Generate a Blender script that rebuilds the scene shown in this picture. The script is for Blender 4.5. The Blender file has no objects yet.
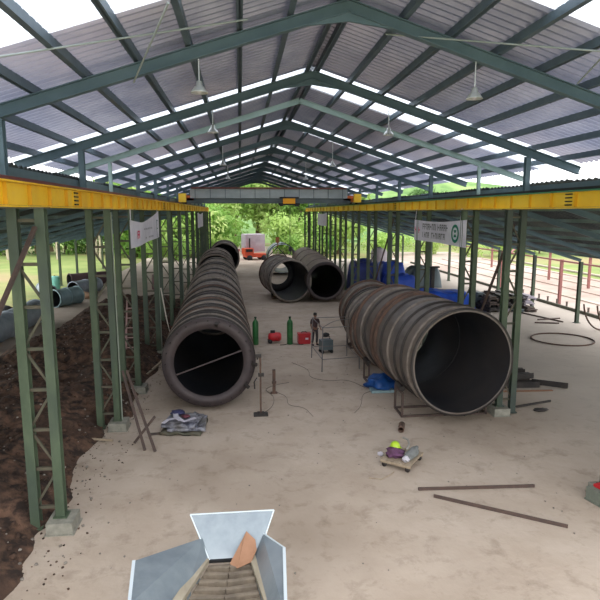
import bpy, bmesh, math, random
from mathutils import Vector, Matrix, Quaternion, noise
random.seed(7)
C = bpy.context.scene.collection
PI = math.pi
V = Vector

# ------------------------------------------------------------------ materials
def srgb(c):
    return tuple(((x/255)/12.92 if x/255 <= .04045 else ((x/255+.055)/1.055)**2.4) for x in c)
MATS = {}
def mat(name, c1, c2=None, scale=4.0, rough=.7, metal=0.0, bump=0.0, bscale=20.0, transl=0.0, c3=None, stretch=(1,1,1), lo=.35, hi=.65, detail=6):
    if name in MATS: return MATS[name]
    m = bpy.data.materials.new(name); m.use_nodes = True
    nt = m.node_tree; n = nt.nodes; l = nt.links; n.clear()
    out = n.new('ShaderNodeOutputMaterial'); b = n.new('ShaderNodeBsdfPrincipled')
    b.inputs['Roughness'].default_value = rough; b.inputs['Metallic'].default_value = metal
    col = None
    tc = n.new('ShaderNodeNewGeometry')
    mp = n.new('ShaderNodeMapping'); mp.inputs['Scale'].default_value = stretch
    l.new(tc.outputs['Position'], mp.inputs['Vector'])
    if c2:
        nz = n.new('ShaderNodeTexNoise'); nz.inputs['Scale'].default_value = scale; nz.inputs['Detail'].default_value = detail
        nz.inputs['Roughness'].default_value = .62
        l.new(mp.outputs[0], nz.inputs['Vector'])
        r = n.new('ShaderNodeValToRGB'); r.color_ramp.elements[0].position = lo; r.color_ramp.elements[1].position = hi
        r.color_ramp.elements[0].color = (*srgb(c1), 1); r.color_ramp.elements[1].color = (*srgb(c2), 1)
        l.new(nz.outputs['Fac'], r.inputs['Fac']); col = r.outputs['Color']
        if c3:
            n2 = n.new('ShaderNodeTexNoise'); n2.inputs['Scale'].default_value = scale*.23; n2.inputs['Detail'].default_value = 4
            l.new(mp.outputs[0], n2.inputs['Vector'])
            r2 = n.new('ShaderNodeValToRGB'); r2.color_ramp.elements[0].position = .48; r2.color_ramp.elements[1].position = .66
            r2.color_ramp.elements[0].color = (0,0,0,1); r2.color_ramp.elements[1].color = (1,1,1,1)
            l.new(n2.outputs['Fac'], r2.inputs['Fac'])
            mx = n.new('ShaderNodeMix'); mx.data_type = 'RGBA'
            l.new(r2.outputs['Color'], mx.inputs[0]); l.new(col, mx.inputs[6]); mx.inputs[7].default_value = (*srgb(c3), 1)
            col = mx.outputs[2]
        l.new(col, b.inputs['Base Color'])
    else:
        b.inputs['Base Color'].default_value = (*srgb(c1), 1)
    if bump:
        nb = n.new('ShaderNodeTexNoise'); nb.inputs['Scale'].default_value = bscale; nb.inputs['Detail'].default_value = 5
        l.new(mp.outputs[0], nb.inputs['Vector'])
        bp = n.new('ShaderNodeBump'); bp.inputs['Strength'].default_value = bump; bp.inputs['Distance'].default_value = .05
        l.new(nb.outputs['Fac'], bp.inputs['Height']); l.new(bp.outputs[0], b.inputs['Normal'])
    if transl:
        t = n.new('ShaderNodeBsdfTranslucent')
        if col: l.new(col, t.inputs['Color'])
        else: t.inputs['Color'].default_value = (*srgb(c1), 1)
        ms = n.new('ShaderNodeMixShader'); ms.inputs[0].default_value = transl
        l.new(b.outputs[0], ms.inputs[1]); l.new(t.outputs[0], ms.inputs[2]); l.new(ms.outputs[0], out.inputs[0])
    else:
        l.new(b.outputs[0], out.inputs[0])
    MATS[name] = m; return m

STEEL = mat('blue_green_steel', (84,106,118), (98,120,130), 1.2, .55, .1)
STEELL = mat('pale_green_steel', (150,172,170), (132,154,152), 1.2, .5, .1)
PURL = mat('purlin_steel', (84,100,114), (98,114,126), 2, .5, .2)
COLG = mat('column_green', (66,80,62), (84,98,76), 3, .55, .1, c3=(62,72,66), stretch=(1,1,.4))
LACE = mat('lacing_steel', (74,76,62), (92,84,70), 3, .6, .1)
BROWN = mat('rusty_brace', (88,70,62), (70,58,54), 5, .7)
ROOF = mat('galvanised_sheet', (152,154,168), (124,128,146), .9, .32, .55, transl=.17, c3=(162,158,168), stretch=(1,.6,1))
def roof_eave_light(m):
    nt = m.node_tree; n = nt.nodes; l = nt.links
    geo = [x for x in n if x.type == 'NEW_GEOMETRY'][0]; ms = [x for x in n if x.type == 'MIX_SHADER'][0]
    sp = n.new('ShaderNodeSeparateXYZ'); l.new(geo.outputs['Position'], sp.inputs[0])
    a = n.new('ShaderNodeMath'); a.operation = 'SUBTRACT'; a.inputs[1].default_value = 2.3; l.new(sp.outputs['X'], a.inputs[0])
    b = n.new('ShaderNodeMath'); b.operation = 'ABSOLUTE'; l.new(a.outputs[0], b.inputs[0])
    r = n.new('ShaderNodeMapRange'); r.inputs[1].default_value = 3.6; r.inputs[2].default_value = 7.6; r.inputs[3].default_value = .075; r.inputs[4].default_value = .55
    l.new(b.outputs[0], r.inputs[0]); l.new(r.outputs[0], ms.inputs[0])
roof_eave_light(ROOF)      # translucency added for soft top light, raised toward the eaves to brighten them
LEAN = mat('old_sheet', (88,96,100), (60,68,72), .8, .5, .3, c3=(118,126,124))
YEL = mat('crane_yellow', (244,198,30), (232,180,28), 1.5, .45, c3=(246,206,60))
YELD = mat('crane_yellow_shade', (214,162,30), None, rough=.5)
SOIL = mat('soil', (40,29,23), (104,78,62), 3.2, .95, bump=1, bscale=5, c3=(66,48,38), lo=.4, hi=.62)
CONC = mat('pedestal_concrete', (150,148,136), (124,122,112), 5, .9, bump=.3)
GRASS = mat('grass_field', (108,128,62), (134,146,80), .25, .95, c3=(150,134,96), bump=.4, bscale=3)
TRACK = mat('track', (178,166,152), (162,148,134), .5, .95, c3=(186,172,160))
DIRT = mat('pink_dirt', (176,158,146), (156,136,124), .3, .95, c3=(184,172,162))
DRUM = mat('drum_steel', (122,114,110), (88,82,78), 1.6, .55, .25, c3=(106,94,84), bump=.15, bscale=8)
DRUMB = mat('drum_brown', (136,118,104), (106,90,80), 1.8, .65, .1, c3=(126,110,98))
RING = mat('drum_ring', (44,40,40), (60,54,50), 3, .6, .2)
RINGL = mat('drum_ring_light', (138,128,120), (108,98,90), 3, .6, .2)
RUST = mat('rust', (104,78,64), (72,58,52), 4, .8)
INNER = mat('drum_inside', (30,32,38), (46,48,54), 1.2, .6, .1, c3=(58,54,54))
PLATE = mat('end_plate', (76,66,66), (62,54,56), 2, .55, .2)
BARK = mat('bark', (96,80,62), (122,106,86), 4, .9)
BARKP = mat('pale_bark', (196,184,160), (160,150,128), 4, .9)
LEAFS = [mat('leaf_a', (138,178,84), (104,148,66), .25, .7, transl=.45, c3=(164,196,104)),
         mat('leaf_b', (172,200,110), (138,176,84), .25, .7, transl=.45, c3=(194,212,134)),
         mat('leaf_c', (104,142,80), (80,116,66), .25, .7, transl=.3, c3=(104,138,74))]
GALV = mat('galvanised_panel', (134,144,150), (116,126,134), 2.4, .4, .35, c3=(146,154,160))
GALVL = mat('galvanised_edge', (206,216,222), None, rough=.4, metal=.1)
BEIGE = mat('beige_timber', (170,160,140), (148,138,120), 4, .8, stretch=(1,.3,1))
BELT = mat('belt_brown', (134,122,106), (104,94,82), 3, .85, bump=.3)
CARD = mat('cardboard', (158,118,92), (144,106,80), 3, .85)
BLACK = mat('black_rubber', (26,26,28), None, rough=.6)
WHITE = mat('white_cloth', (236,232,240), (222,218,228), 2, .8, transl=.35)
BLUE = mat('blue_tarp', (34,72,182), (22,50,140), 1.4, .5, c3=(52,96,206), bump=.6, bscale=3)
BLUED = mat('dark_blue_tarp', (38,54,130), (28,40,100), 1.4, .5, bump=.6, bscale=3)
RED = mat('red_paint', (196,34,44), (168,28,38), 3, .45)
REDP = mat('red_oxide', (150,96,90), (128,82,78), 2, .7)
ORANGE = mat('orange_paint', (224,110,36), (200,92,30), 3, .45)
GREENC = mat('gas_cylinder_green', (44,110,56), (34,88,46), 4, .4)
TEAL = mat('teal_drum', (124,150,156), (146,170,176), 1.5, .5, .2)
GREYB = mat('blue_grey_drum', (172,182,192), (144,156,168), 1.4, .5, .25)
LILAC = mat('lilac_box', (176,168,176), (158,150,160), 1, .7)
GRD = mat('bridge_grey', (176,184,186), (158,168,172), .8, .5, .1)
GRDD = mat('bridge_dark', (96,108,112), (82,94,98), .8, .5, .1)
SCRAP = mat('scrap_wood', (104,90,82), (70,62,60), 5, .9)
SKIN = mat('skin', (120,84,66), None, rough=.6)
HAIR = mat('hair', (24,20,18), None, rough=.7)
SHIRT = mat('dark_shirt', (74,52,54), (58,44,46), 6, .85)
PANTS = mat('trousers', (66,60,62), (50,46,50), 6, .85)
LIME = mat('lime_plastic', (168,200,40), None, rough=.4)
PURPLE = mat('purple_cloth', (104,66,100), (80,50,70), 8, .85)
WOOD = mat('pallet_wood', (172,156,134), (148,132,112), 6, .85, stretch=(1,4,1))
LAMPM = mat('lamp_aluminium', (206,210,212), None, rough=.35, metal=.4)
GREENP = mat('green_trim', (58,132,96), None, rough=.5)
REDL = mat('dark_red_rail', (112,58,60), None, rough=.5)
GTXT = mat('grey_print', (120,120,122), None, rough=.8)
RTXT = mat('red_print', (222,90,118), None, rough=.8)
GEMB = mat('green_print', (34,120,96), None, rough=.8)
FARW = mat('far_white', (214,214,216), (200,200,204), 1, .7)

# floor: sandy concrete
def floor_mat():
    m = mat('sandy_concrete', (174,157,140), (193,178,163), .55, .92, c3=(156,140,124), bump=.35, bscale=5, lo=.3, hi=.7, detail=10)
    nt = m.node_tree; n = nt.nodes; l = nt.links
    b = [x for x in n if x.type == 'BSDF_PRINCIPLED'][0]
    src = b.inputs['Base Color'].links[0].from_socket
    geo = [x for x in n if x.type == 'NEW_GEOMETRY'][0]
    # fine dark scuffs
    nz = n.new('ShaderNodeTexNoise'); nz.inputs['Scale'].default_value = 1.6; nz.inputs['Detail'].default_value = 8; nz.inputs['Roughness'].default_value = .72; nz.inputs['Distortion'].default_value = .3
    l.new(geo.outputs['Position'], nz.inputs['Vector'])
    r = n.new('ShaderNodeValToRGB'); r.color_ramp.elements[0].position = .32; r.color_ramp.elements[1].position = .48
    r.color_ramp.elements[0].color = (.74,.72,.69,1); r.color_ramp.elements[1].color = (1,1,1,1)
    l.new(nz.outputs['Fac'], r.inputs['Fac'])
    mx = n.new('ShaderNodeMix'); mx.data_type = 'RGBA'; mx.blend_type = 'MULTIPLY'; mx.inputs[0].default_value = 1
    l.new(src, mx.inputs[6]); l.new(r.outputs['Color'], mx.inputs[7])
    # cleaner, greyer concrete on the far right apron
    sp = n.new('ShaderNodeSeparateXYZ'); l.new(geo.outputs['Position'], sp.inputs[0])
    mr = n.new('ShaderNodeMapRange'); mr.inputs[1].default_value = 9; mr.inputs[2].default_value = 13
    l.new(sp.outputs['X'], mr.inputs[0])
    m2 = n.new('ShaderNodeMix'); m2.data_type = 'RGBA'; m2.inputs[7].default_value = (*srgb((192,184,174)), 1)
    ml = n.new('ShaderNodeMath'); ml.operation = 'MULTIPLY'; ml.inputs[1].default_value = .6; l.new(mr.outputs[0], ml.inputs[0])
    l.new(ml.outputs[0], m2.inputs[0]); l.new(mx.outputs[2], m2.inputs[6]); l.new(m2.outputs[2], b.inputs['Base Color'])
    return m
FLOOR = floor_mat()

def sky_sheet():
    m = bpy.data.materials.new('clear_roof_sheet'); m.use_nodes = True; nt = m.node_tree; n = nt.nodes; n.clear()
    o = n.new('ShaderNodeOutputMaterial'); t = n.new('ShaderNodeBsdfTranslucent'); t.inputs[0].default_value = (.86,.9,.95,1)
    g = n.new('ShaderNodeBsdfTransparent'); g.inputs[0].default_value = (.85,.9,.95,1)
    mx = n.new('ShaderNodeMixShader'); mx.inputs[0].default_value = .3
    nt.links.new(t.outputs[0], mx.inputs[1]); nt.links.new(g.outputs[0], mx.inputs[2]); nt.links.new(mx.outputs[0], o.inputs[0])
    return m
CLEAR = sky_sheet()

# ------------------------------------------------------------------ mesh builder
class MB:
    def __init__(s): s.v = []; s.f = []; s.mi = []; s.sm = []
    def add(s, vs, fs, mi=0, smooth=False):
        b = len(s.v); s.v += [tuple(x) for x in vs]
        for f in fs: s.f.append([b+i for i in f]); s.mi.append(mi); s.sm.append(smooth)
        return s
    def box(s, c, d, rot=None, mi=0):
        x,y,z = d[0]/2, d[1]/2, d[2]/2; c = V(c)
        vs = [V((sx*x,sy*y,sz*z)) for sz in (-1,1) for sy in (-1,1) for sx in (-1,1)]
        if rot is not None: vs = [rot @ v for v in vs]
        return s.add([v+c for v in vs], [(0,2,3,1),(4,5,7,6),(0,1,5,4),(2,6,7,3),(0,4,6,2),(1,3,7,5)], mi)
    def bar(s, p, q, w, h, up=(0,0,1), mi=0):      # rectangular bar between two points
        p = V(p); q = V(q); d = (q-p).normalized(); u = V(up)
        if abs(d.dot(u)) > .99: u = V((0,1,0))
        a = d.cross(u).normalized(); b = a.cross(d).normalized()
        vs = [e + a*sx*w/2 + b*sz*h/2 for e in (p,q) for sx,sz in ((-1,-1),(1,-1),(1,1),(-1,1))]
        return s.add(vs, [(0,1,2,3),(7,6,5,4),(0,4,5,1),(1,5,6,2),(2,6,7,3),(3,7,4,0)], mi)
    def ibeam(s, p, q, w, h, t=.02, up=(0,0,1)):
        p = V(p); q = V(q); d = (q-p).normalized(); u = V(up)
        if abs(d.dot(u)) > .99: u = V((0,1,0))
        a = d.cross(u).normalized(); b = a.cross(d).normalized()
        s.bar(p, q, t, h-2*t, up); s.bar(p+b*(h/2-t/2), q+b*(h/2-t/2), w, t, up); s.bar(p-b*(h/2-t/2), q-b*(h/2-t/2), w, t, up)
        return s
    def tube(s, pts, r, n=10, mi=0, caps=True):
        pts = [V(p) for p in pts]; rings = []
        rs = r if isinstance(r, (list,tuple)) else [r]*len(pts)
        ref = V((0,0,1))
        for i,p in enumerate(pts):
            d = (pts[min(i+1,len(pts)-1)] - pts[max(i-1,0)]).normalized()
            u = ref if abs(d.dot(ref)) < .95 else V((0,1,0))
            a = d.cross(u).normalized(); b = a.cross(d).normalized()
            rings.append([p + (a*math.cos(2*PI*k/n) + b*math.sin(2*PI*k/n))*rs[i] for k in range(n)])
        vs = [v for g in rings for v in g]; fs = []
        for i in range(len(pts)-1):
            for k in range(n):
                k2 = (k+1)%n; fs.append((i*n+k, i*n+k2, (i+1)*n+k2, (i+1)*n+k))
        s.add(vs, fs, mi, True)
        if caps:
            s.add(rings[0], [tuple(range(n-1,-1,-1))], mi); s.add(rings[-1], [tuple(range(n))], mi)
        return s
    def lathe(s, prof, axis='z', n=32, c=(0,0,0), mi=0, closed=False):   # prof: (r, h)
        c = V(c); vs = []
        for r,h in prof:
            for k in range(n):
                a = 2*PI*k/n
                vs.append(c + (V((r*math.cos(a), r*math.sin(a), h)) if axis == 'z' else V((r*math.cos(a), h, r*math.sin(a)))))
        m = len(prof); fs = []
        for i in range(m if closed else m-1):
            j = (i+1)%m
            for k in range(n):
                k2 = (k+1)%n; fs.append((i*n+k, i*n+k2, j*n+k2, j*n+k))
        return s.add(vs, fs, mi, True)
    def blob(s, c, r, seed=0, amp=.25, n=10, mi=0, flat=None):
        vs = []; c = V(c); r = V(r) if hasattr(r,'__len__') else V((r,r,r))
        for i in range(n+1):
            t = PI*i/n
            for k in range(2*n):
                a = PI*k/n
                d = V((math.sin(t)*math.cos(a), math.sin(t)*math.sin(a), math.cos(t)))
                q = 1 + amp*noise.noise(d*1.7 + V((seed*3.1, seed, 0))) + amp*.5*noise.noise(d*4 + V((seed, 0, seed*2)))
                p = V((d.x*r.x, d.y*r.y, d.z*r.z))*q
                if flat is not None: p.z = max(p.z, flat)
                vs.append(c+p)
        w = 2*n; fs = [(i*w+k, i*w+(k+1)%w, (i+1)*w+(k+1)%w, (i+1)*w+k) for i in range(n) for k in range(w)]
        return s.add(vs, fs, mi, True)
    def build(s, name, m, parent=None):
        me = bpy.data.meshes.new(name); me.from_pydata(s.v, [], s.f)
        for x in (m if isinstance(m,(list,tuple)) else [m]): me.materials.append(x)
        me.polygons.foreach_set('material_index', s.mi); me.polygons.foreach_set('use_smooth', s.sm)
        bm = bmesh.new(); bm.from_mesh(me); bmesh.ops.recalc_face_normals(bm, faces=bm.faces); bm.to_mesh(me); bm.free()
        me.update(); o = bpy.data.objects.new(name, me); C.objects.link(o)
        if parent: o.parent = parent
        return o
def tag(o, label, cat, group=None, kind=None):
    o['label'] = label
    if kind: o['kind'] = kind
    o['category'] = cat
    if group: o['group'] = group
    return o
def struct(o): o['kind'] = 'structure'; return o
def thing(name, label, cat, loc=(0,0,0), rz=0, group=None):
    o = bpy.data.objects.new(name, None); C.objects.link(o); o.empty_display_size = .2
    o.location = loc; o.rotation_euler = (0,0,rz); return tag(o, label, cat, group)
def copy_tree(o, parent=None):
    c = o.copy(); C.objects.link(c)
    if parent: c.parent = parent
    for ch in list(o.children): copy_tree(ch, c)
    return c
ORD = ['nearest','second','third','fourth','fifth','sixth','seventh','eighth','ninth','tenth','eleventh','twelfth','farthest']

# ------------------------------------------------------------------ setting
FR = [12.2,18.1,21.9,27.6,33.2,38.8,44.4,50.0,55.6,61.2,66.8,72.4,78.0]
XR = 2.3; SL = .315; Y0 = 4.6; Y1 = 79.0
def rz_(x, off=0): return 11.2 - SL*abs(x-XR) + off
floor = MB(); floor.box((9.0,42,-.1),(29.0,84,.2)); struct(floor.build('floor', FLOOR))
g = MB()
g.box((-60,70,-.27),(109,260,.06)); struct(g.build('grass_ground', GRASS))
g = MB(); g.box((-9.9,42,-.14),(8.79,120,.2)); struct(g.build('concrete_track', TRACK))
g = MB(); g.box((60,70,-.35),(130,260,.06)); struct(g.build('field_ground', GRASS))
g = MB(); g.box((31,57,-.26),(15,86,.1)); struct(g.build('dirt_yard', DIRT))
g = MB(); g.box((4,101,-.14),(19,34,.12)); struct(g.build('dirt_road', DIRT))
g = MB(); g.bar((23.55,20,.06),(23.55,76,.06),.16,.3); struct(g.build('trim_1', mat('kerb', (70,72,60), (92,92,80), 3, .9)))

# corrugated roof, one mesh, and the clear strips
BANDS = [(7.0,10.0),(18.4,21.0),(28.0,30.4),(39.1,41.3),(50.2,52.2),(61.4,63.0)]
def corr(mb, xa, za, xb, zb, ya, yb, pitch=.27, amp=.045):
    n = max(2, int((yb-ya)/pitch*4)); vs = []
    for i in range(n+1):
        y = ya + (yb-ya)*i/n; d = amp*(1,1,-1,-1)[i%4]
        vs += [(xa,y,za+d),(xb,y,zb+d)]
    mb.add(vs, [(2*i,2*i+1,2*i+3,2*i+2) for i in range(n)])
rf = MB()
ed = [Y0]
for a,b in BANDS: ed += [a,b]
ed.append(Y1)
for i in range(0, len(ed), 2):
    for xe in (-6.9, 11.5): corr(rf, XR, rz_(XR,.36), xe, rz_(xe,.36), ed[i], ed[i+1])
rf.bar((XR,Y0,rz_(XR,.41)),(XR,Y1,rz_(XR,.41)),.4,.03)
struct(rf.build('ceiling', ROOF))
for i,(a,b) in enumerate(BANDS):
    w = MB()
    for xe in (-6.9, 11.5): corr(w, XR, rz_(XR,.35), xe, rz_(xe,.35), a, b)
    struct(w.build('window_%d' % (i+1), CLEAR))

# purlins
def nth(k): return ['first','second','third','fourth','fifth','sixth','seventh','eighth','ninth'][k]
for side,sg,lim in (('left',-1,-6.8),('right',1,11.4)):
    for k in range(9):
        x = XR + sg*(.14 + 1.04*k)
        m = MB(); z = rz_(x,.245)
        m.bar((x,Y0,z),(x,Y1,z),.07,.17)
        m.bar((x+.05*sg,Y0,z-.075),(x+.05*sg,Y1,z-.075),.08,.02)
        tag(m.build('roof_purlin', PURL), 'long steel roof purlin, %s down from the ridge on the %s slope' % (nth(k), side), 'purlin', 'purlins under the main roof')

# rafters
for i,y in enumerate(FR):
    thin = (i == 2)
    m_ = STEELL if thin else STEEL; w,h = (.12,.2) if thin else (.17,.25)
    t = thing('gable_rafter', ('pale thin gable rafter pair, third from the camera' if thin else 'blue-green steel gable rafter pair, %s from the camera' % ORD[i]), 'rafter', (XR,y,8.2), 0, 'gable rafters')
    for sg,xe in ((-1,-6.7),(1,11.3)):
        b = MB(); zz = -8.2 - (.06 if thin else 0)
        b.ibeam((0,0,rz_(XR)+zz),(xe-XR,0,rz_(xe)+zz), w, h, .02, up=(0,0,1))
        b.build('rafter_beam', m_, t)
    if not thin:
        b = MB(); z0 = rz_(XR)-8.2
        b.add([(-1.0,-.03,z0-.315-.12),(1.0,-.03,z0-.315-.12),(0.0,-.03,z0-.3),(0,-.03,z0+.1),(-1.0,.03,z0-.435),(1.0,.03,z0-.435),(0,.03,z0-.3),(0,.03,z0+.1)],
              [(0,2,3),(2,1,3),(4,7,6),(6,7,5),(0,4,6,2),(2,6,5,1)])
        b.build('ridge_gusset', m_, t)

# lattice columns
LANG = 'left'
def column(side, i, y, label, extras=()):
    s = -1 if side == 'left' else 1
    xi = -4.09 if s < 0 else 8.93; xo = -4.64 if s < 0 else 9.42
    t = thing('lattice_column', label, 'column', (xi,y,0), 0, '%s row of lattice columns' % side)
    H = 7.08; zb = .27
    for x,zz in ((0,zb),(xo-xi,.02)):
        b = MB(); b.box((x,0,zz+.015),(.3,.3,.03))
        b.ibeam((x,0,zz),(x,0,H), .2, .2, .022, up=(0,1,0)); b.build('leg', COLG, t)
    nb = 7 if i < 6 else 6
    for k in range(nb+1):
        z = .5 + (H-.75)*k/nb
        b = MB(); b.bar((0,0,z),(xo-xi,0,z),.06,.07); b.build('batten', LACE, t)
    for k in range(nb):
        z = .5 + (H-.75)*k/nb; z2 = .5 + (H-.75)*(k+1)/nb
        a,c = ((0,xo-xi) if k%2 else (xo-xi,0))
        b = MB(); b.bar((a,0.02,z),(c,0.02,z2),.05,.05,up=(0,1,0)); b.build('lacing_bar', LACE, t)
    b = MB(); b.box(((xo-xi)/2,0,H+.005),(.86,.3,.03)); b.build('cap_plate', LACE, t)
    xp = (-4.76 if s < 0 else 9.46)-xi
    b = MB(); b.ibeam((xp,0,H+.02),(xp,0,rz_(xp+xi)-(.14 if i != 2 else .17)),.16 if i != 2 else .12,.18 if i != 2 else .12,.02,up=(0,1,0))
    b.build('upper_post', STEEL if i != 2 else STEELL, t)
    if 'conduit' in extras:
        b = MB(); b.tube([(.16,-.08,.3),(.15,-.09,3),(.13,-.09,7.0)],.022,8); b.build('conduit', mat('pale_conduit',(132,140,128),None), t)
    return t
for i,y in enumerate(FR):
    for side in ('left','right'):
        column(side, i, y, 'green lattice crane column, %s from the camera in the %s row' % (ORD[i], side), ('conduit',) if (side=='left' and i in (1,3,5)) else ())
        x = -4.05 if side == 'left' else 8.92
        b = MB(); c = .27
        b.box((0,0,c/2),(.56,.62,c)); b.box((0,0,.01),(.64,.7,.02))
        o = b.build('concrete_pedestal', CONC); o.location = (x,y-.05,0)
        tag(o, 'square concrete block under the inner leg of the %s column of the %s row' % (ORD[i], side), 'pedestal', 'pedestals of the %s columns' % side)

# cross bracing between columns 2 and 3 and rods
def brace(p,q,lab,r=.05,m=BROWN,cat='brace',grp=None,nm='brace_bar'):
    b = MB(); b.bar(p,q,r*1.6,r*1.2); return tag(b.build(nm, m), lab, cat, grp)
brace((9.18,18.2,6.6),(9.18,21.8,1.2),'rusty diagonal brace falling away from the nearest right column')
brace((-4.15,12.0,6.7),(-5.5,6.4,0.03),'rusty diagonal brace from the nearest left column toward the camera')
brace((9.18,33.3,6.6),(9.18,38.7,1.2),'rusty diagonal brace between the fifth and sixth right columns')
def rod(p,q,lab,r=.018,m=None):
    b = MB(); b.tube([p,q],r,8); tag(b.build('wind_brace_rod', m or mat('pale_rod',(150,160,160),None)), lab, 'brace rod')
rod((-2.1,12.2,9.6),(-1.0,9.0,10.05),'diagonal wind rod under the left roof slope near the camera')
rod((-4.4,9.6,9.25),(.2,11.4,10.62),'thin tie rod crossing the left roof slope near the camera')
rod((3.2,12.6,10.8),(6.8,10.2,9.9),'thin tie rod crossing the right roof slope near the camera')
rod((6.4,9.0,10.05),(7.3,12.0,9.75),'short diagonal wind rod in the upper right roof corner')

# crane runway girders
def girder(side, ya, yb):
    s = -1 if side == 'left' else 1; x = -4.38 if s < 0 else 9.28
    t = thing('crane_runway_girder', 'long yellow crane runway girder on the %s columns' % side, 'crane girder', (x,ya,7.1))
    L = yb-ya
    b = MB(); b.box((0,L/2,.25),(.02,L,.42)); b.build('web', YEL, t)
    b = MB(); b.box((0,L/2,.015),(.26,L,.03)); b.build('bottom_flange', YEL, t)
    b = MB(); b.box((0,L/2,.485),(.26,L,.03)); b.build('top_flange', YEL if s<0 else GREENP, t)
    b = MB(); b.box((0,L/2,.53),(.07,L,.06)); b.box((0,L/2,.57),(.1,L,.02)); b.build('rail', REDL if s < 0 else BLACK, t)
    k = 0; y = .6
    while y < L:
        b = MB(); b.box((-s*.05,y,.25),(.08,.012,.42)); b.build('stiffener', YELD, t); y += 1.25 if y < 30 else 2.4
    for ys in ((15.72,33.2,50) if s < 0 else (15.2,33.2,50)):
        b = MB(); b.box((-s*.02,ys-ya,.25),(.025,.42,.4))
        for r in range(4):
            b.box((-s*.05,ys-ya,.1+.1*r),(.04,.3,.035),mi=1)
        b.build('splice_plate', [YEL, BLACK], t)
girder('left', 5.5, 79.5); girder('right', 5.5, 79.5)

# lean-to roofs
def lean(side):
    s = -1 if side == 'left' else 1
    xa,za = (-4.95,8.05) if s < 0 else (9.75,7.95)
    xb,zb = (-17.6,4.5) if s < 0 else (21.7,4.35)
    m = MB(); y = 5.0; k = 0
    while y < 79:
        w = 2.8
        for j in range(3):
            u0 = j/3; u1 = (j+1)/3 + .012
            dz = .05*j + (.03 if k%2 else 0)
            xe = random.uniform(-.15,.25)*s if j == 2 else 0
            X0 = xa+(xb-xa)*u0; X1 = xa+(xb-xa)*u1+xe
            corr(m, X0, za+(zb-za)*u0-dz, X1, za+(zb-za)*u1-dz, y, y+w-.09, .28, .03)
        y += w; k += 1
    struct(m.build('lean_to_roof_'+side, LEAN))
    for k in range(8):
        u = (k+.3)/8; x = xa+(xb-xa)*u; z = za+(zb-za)*u-.26
        b = MB(); b.bar((x,5,z),(x,79,z),.07,.14)
        tag(b.build('lean_to_purlin', STEELL), 'purlin under the %s lean-to roof, %s out from the crane columns' % (side, nth(k)), 'purlin', 'purlins under the lean-to roofs')
    for i,y in enumerate(FR):
        t = thing('lean_to_rafter', 'sloping steel rafter of the %s lean-to at the %s column' % (side, ORD[i]), 'rafter', (xb-s*.4,y,3.5 if False else 0), 0, 'lean-to rafters')
        b = MB(); x0 = xb-s*.4
        b.ibeam((xa-x0-s*.05,0,za-.44),(0,0,zb-.36),.12,.2,.015); b.build('rafter_beam', STEEL, t)
        if i >= 4:
            b = MB(); b.ibeam((0,0,0),(0,0,zb-.44),.2,.2,.02,up=(0,1,0)); b.box((0,0,.015),(.34,.34,.03)); b.build('outer_post', COLG, t)
        else:
            b = MB(); b.ibeam((0,0,0),(0,0,zb-.44),.2,.2,.02,up=(0,1,0)); b.build('outer_post', COLG, t)
    b = MB(); b.bar((xa-s*.02,5,za-.2),(xa-s*.02,79,za-.2),.1,.22)
    tag(b.build('eave_beam', STEEL), 'dark eave beam carrying the top of the %s lean-to' % side, 'beam')
lean('left'); lean('right')

# crane bridge
t = thing('overhead_crane_bridge', 'grey box girder crane bridge spanning both yellow runways', 'crane', (2.4,45.8,7.62))
b = MB(); b.box((0,.25,.84),(12.6,.7,.72))
b.build('main_girder', GRD, t)
b = MB(); b.box((0,.35,.28),(13.2,.5,.42)); b.build('lower_girder', GRDD, t)
for k in range(11):
    b = MB(); b.box((-5.9+k*1.18,-.12,.84),(.04,.06,.7)); b.build('stiffener', GRDD, t)
b = MB(); b.box((0,.1,1.24),(12.4,.9,.05)); b.tube([(-6.2,-.3,1.3),(6.2,-.3,1.3)],.03,8); b.build('walkway_edge', REDP, t)
for s in (-1,1):
    b = MB(); b.box((s*6.78,-.2,.32),(.3,3.4,.28)); b.box((s*6.45,.3,.5),(.8,.4,.4))
    o = b.build('end_carriage', ORANGE, t)
    for yy in (-1.4,1.0):
        b = MB(); b.lathe([(0,-.08),(.2,-.08),(.2,.08),(0,.08)],'y',16,(0,0,0)); w = b.build('wheel', BLACK, o)
        w.location = (s*6.78,yy,.22); w.rotation_euler = (0,0,PI/2)
    b = MB(); b.box((s*6.7,-2.1,.45),(.55,.4,.65)); b.build('drive_motor', YEL, t)
t = thing('crane_hoist_trolley', 'orange and black hoist trolley hanging under the bridge', 'hoist', (3.9,45.2,7.45))
b = MB(); b.box((0,0,.42),(.95,.5,.42)); b.build('body', mat('amber_paint',(250,170,36),None), t)
b = MB(); b.box((0,-.02,.18),(1.7,.3,.16)); b.box((0,0,.68),(1.5,.5,.12)); b.box((.6,-.1,.1),(.3,.3,.22)); b.box((-.62,-.1,.12),(.25,.3,.2)); b.build('carriage', BLACK, t)
b = MB(); b.tube([(-.35,0,.26),(.35,0,.26)],.14,14); b.build('rope_drum', BLACK, t)
for s in (-.05,.05):
    b = MB(); b.tube([(s+.07,0,.1),(s+.07,0,-3.35)],.014,6); b.build('rope', BLACK, t)
    b = MB(); b.tube([(s-.95,-.1,.15),(s-.95,-.1,-2.45)],.014,6); b.build('rope', BLACK, t)
b = MB(); b.box((.07,0,-3.4),(.24,.2,.34)); b.tube([(.07,0,-3.55),(.12,0,-3.75),(.07,0,-3.85),(0,0,-3.77)],.04,8); b.build('hook_block', BLACK, t)
b = MB(); b.box((-.95,-.1,-2.65),(.3,.24,.44)); b.tube([(-.95,-.1,-2.85),(-.9,-.1,-3.05),(-.95,-.1,-3.2),(-1.02,-.1,-3.1)],.045,8); b.build('hook_block', mat('hook_brown',(150,92,50),None), t)
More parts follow.
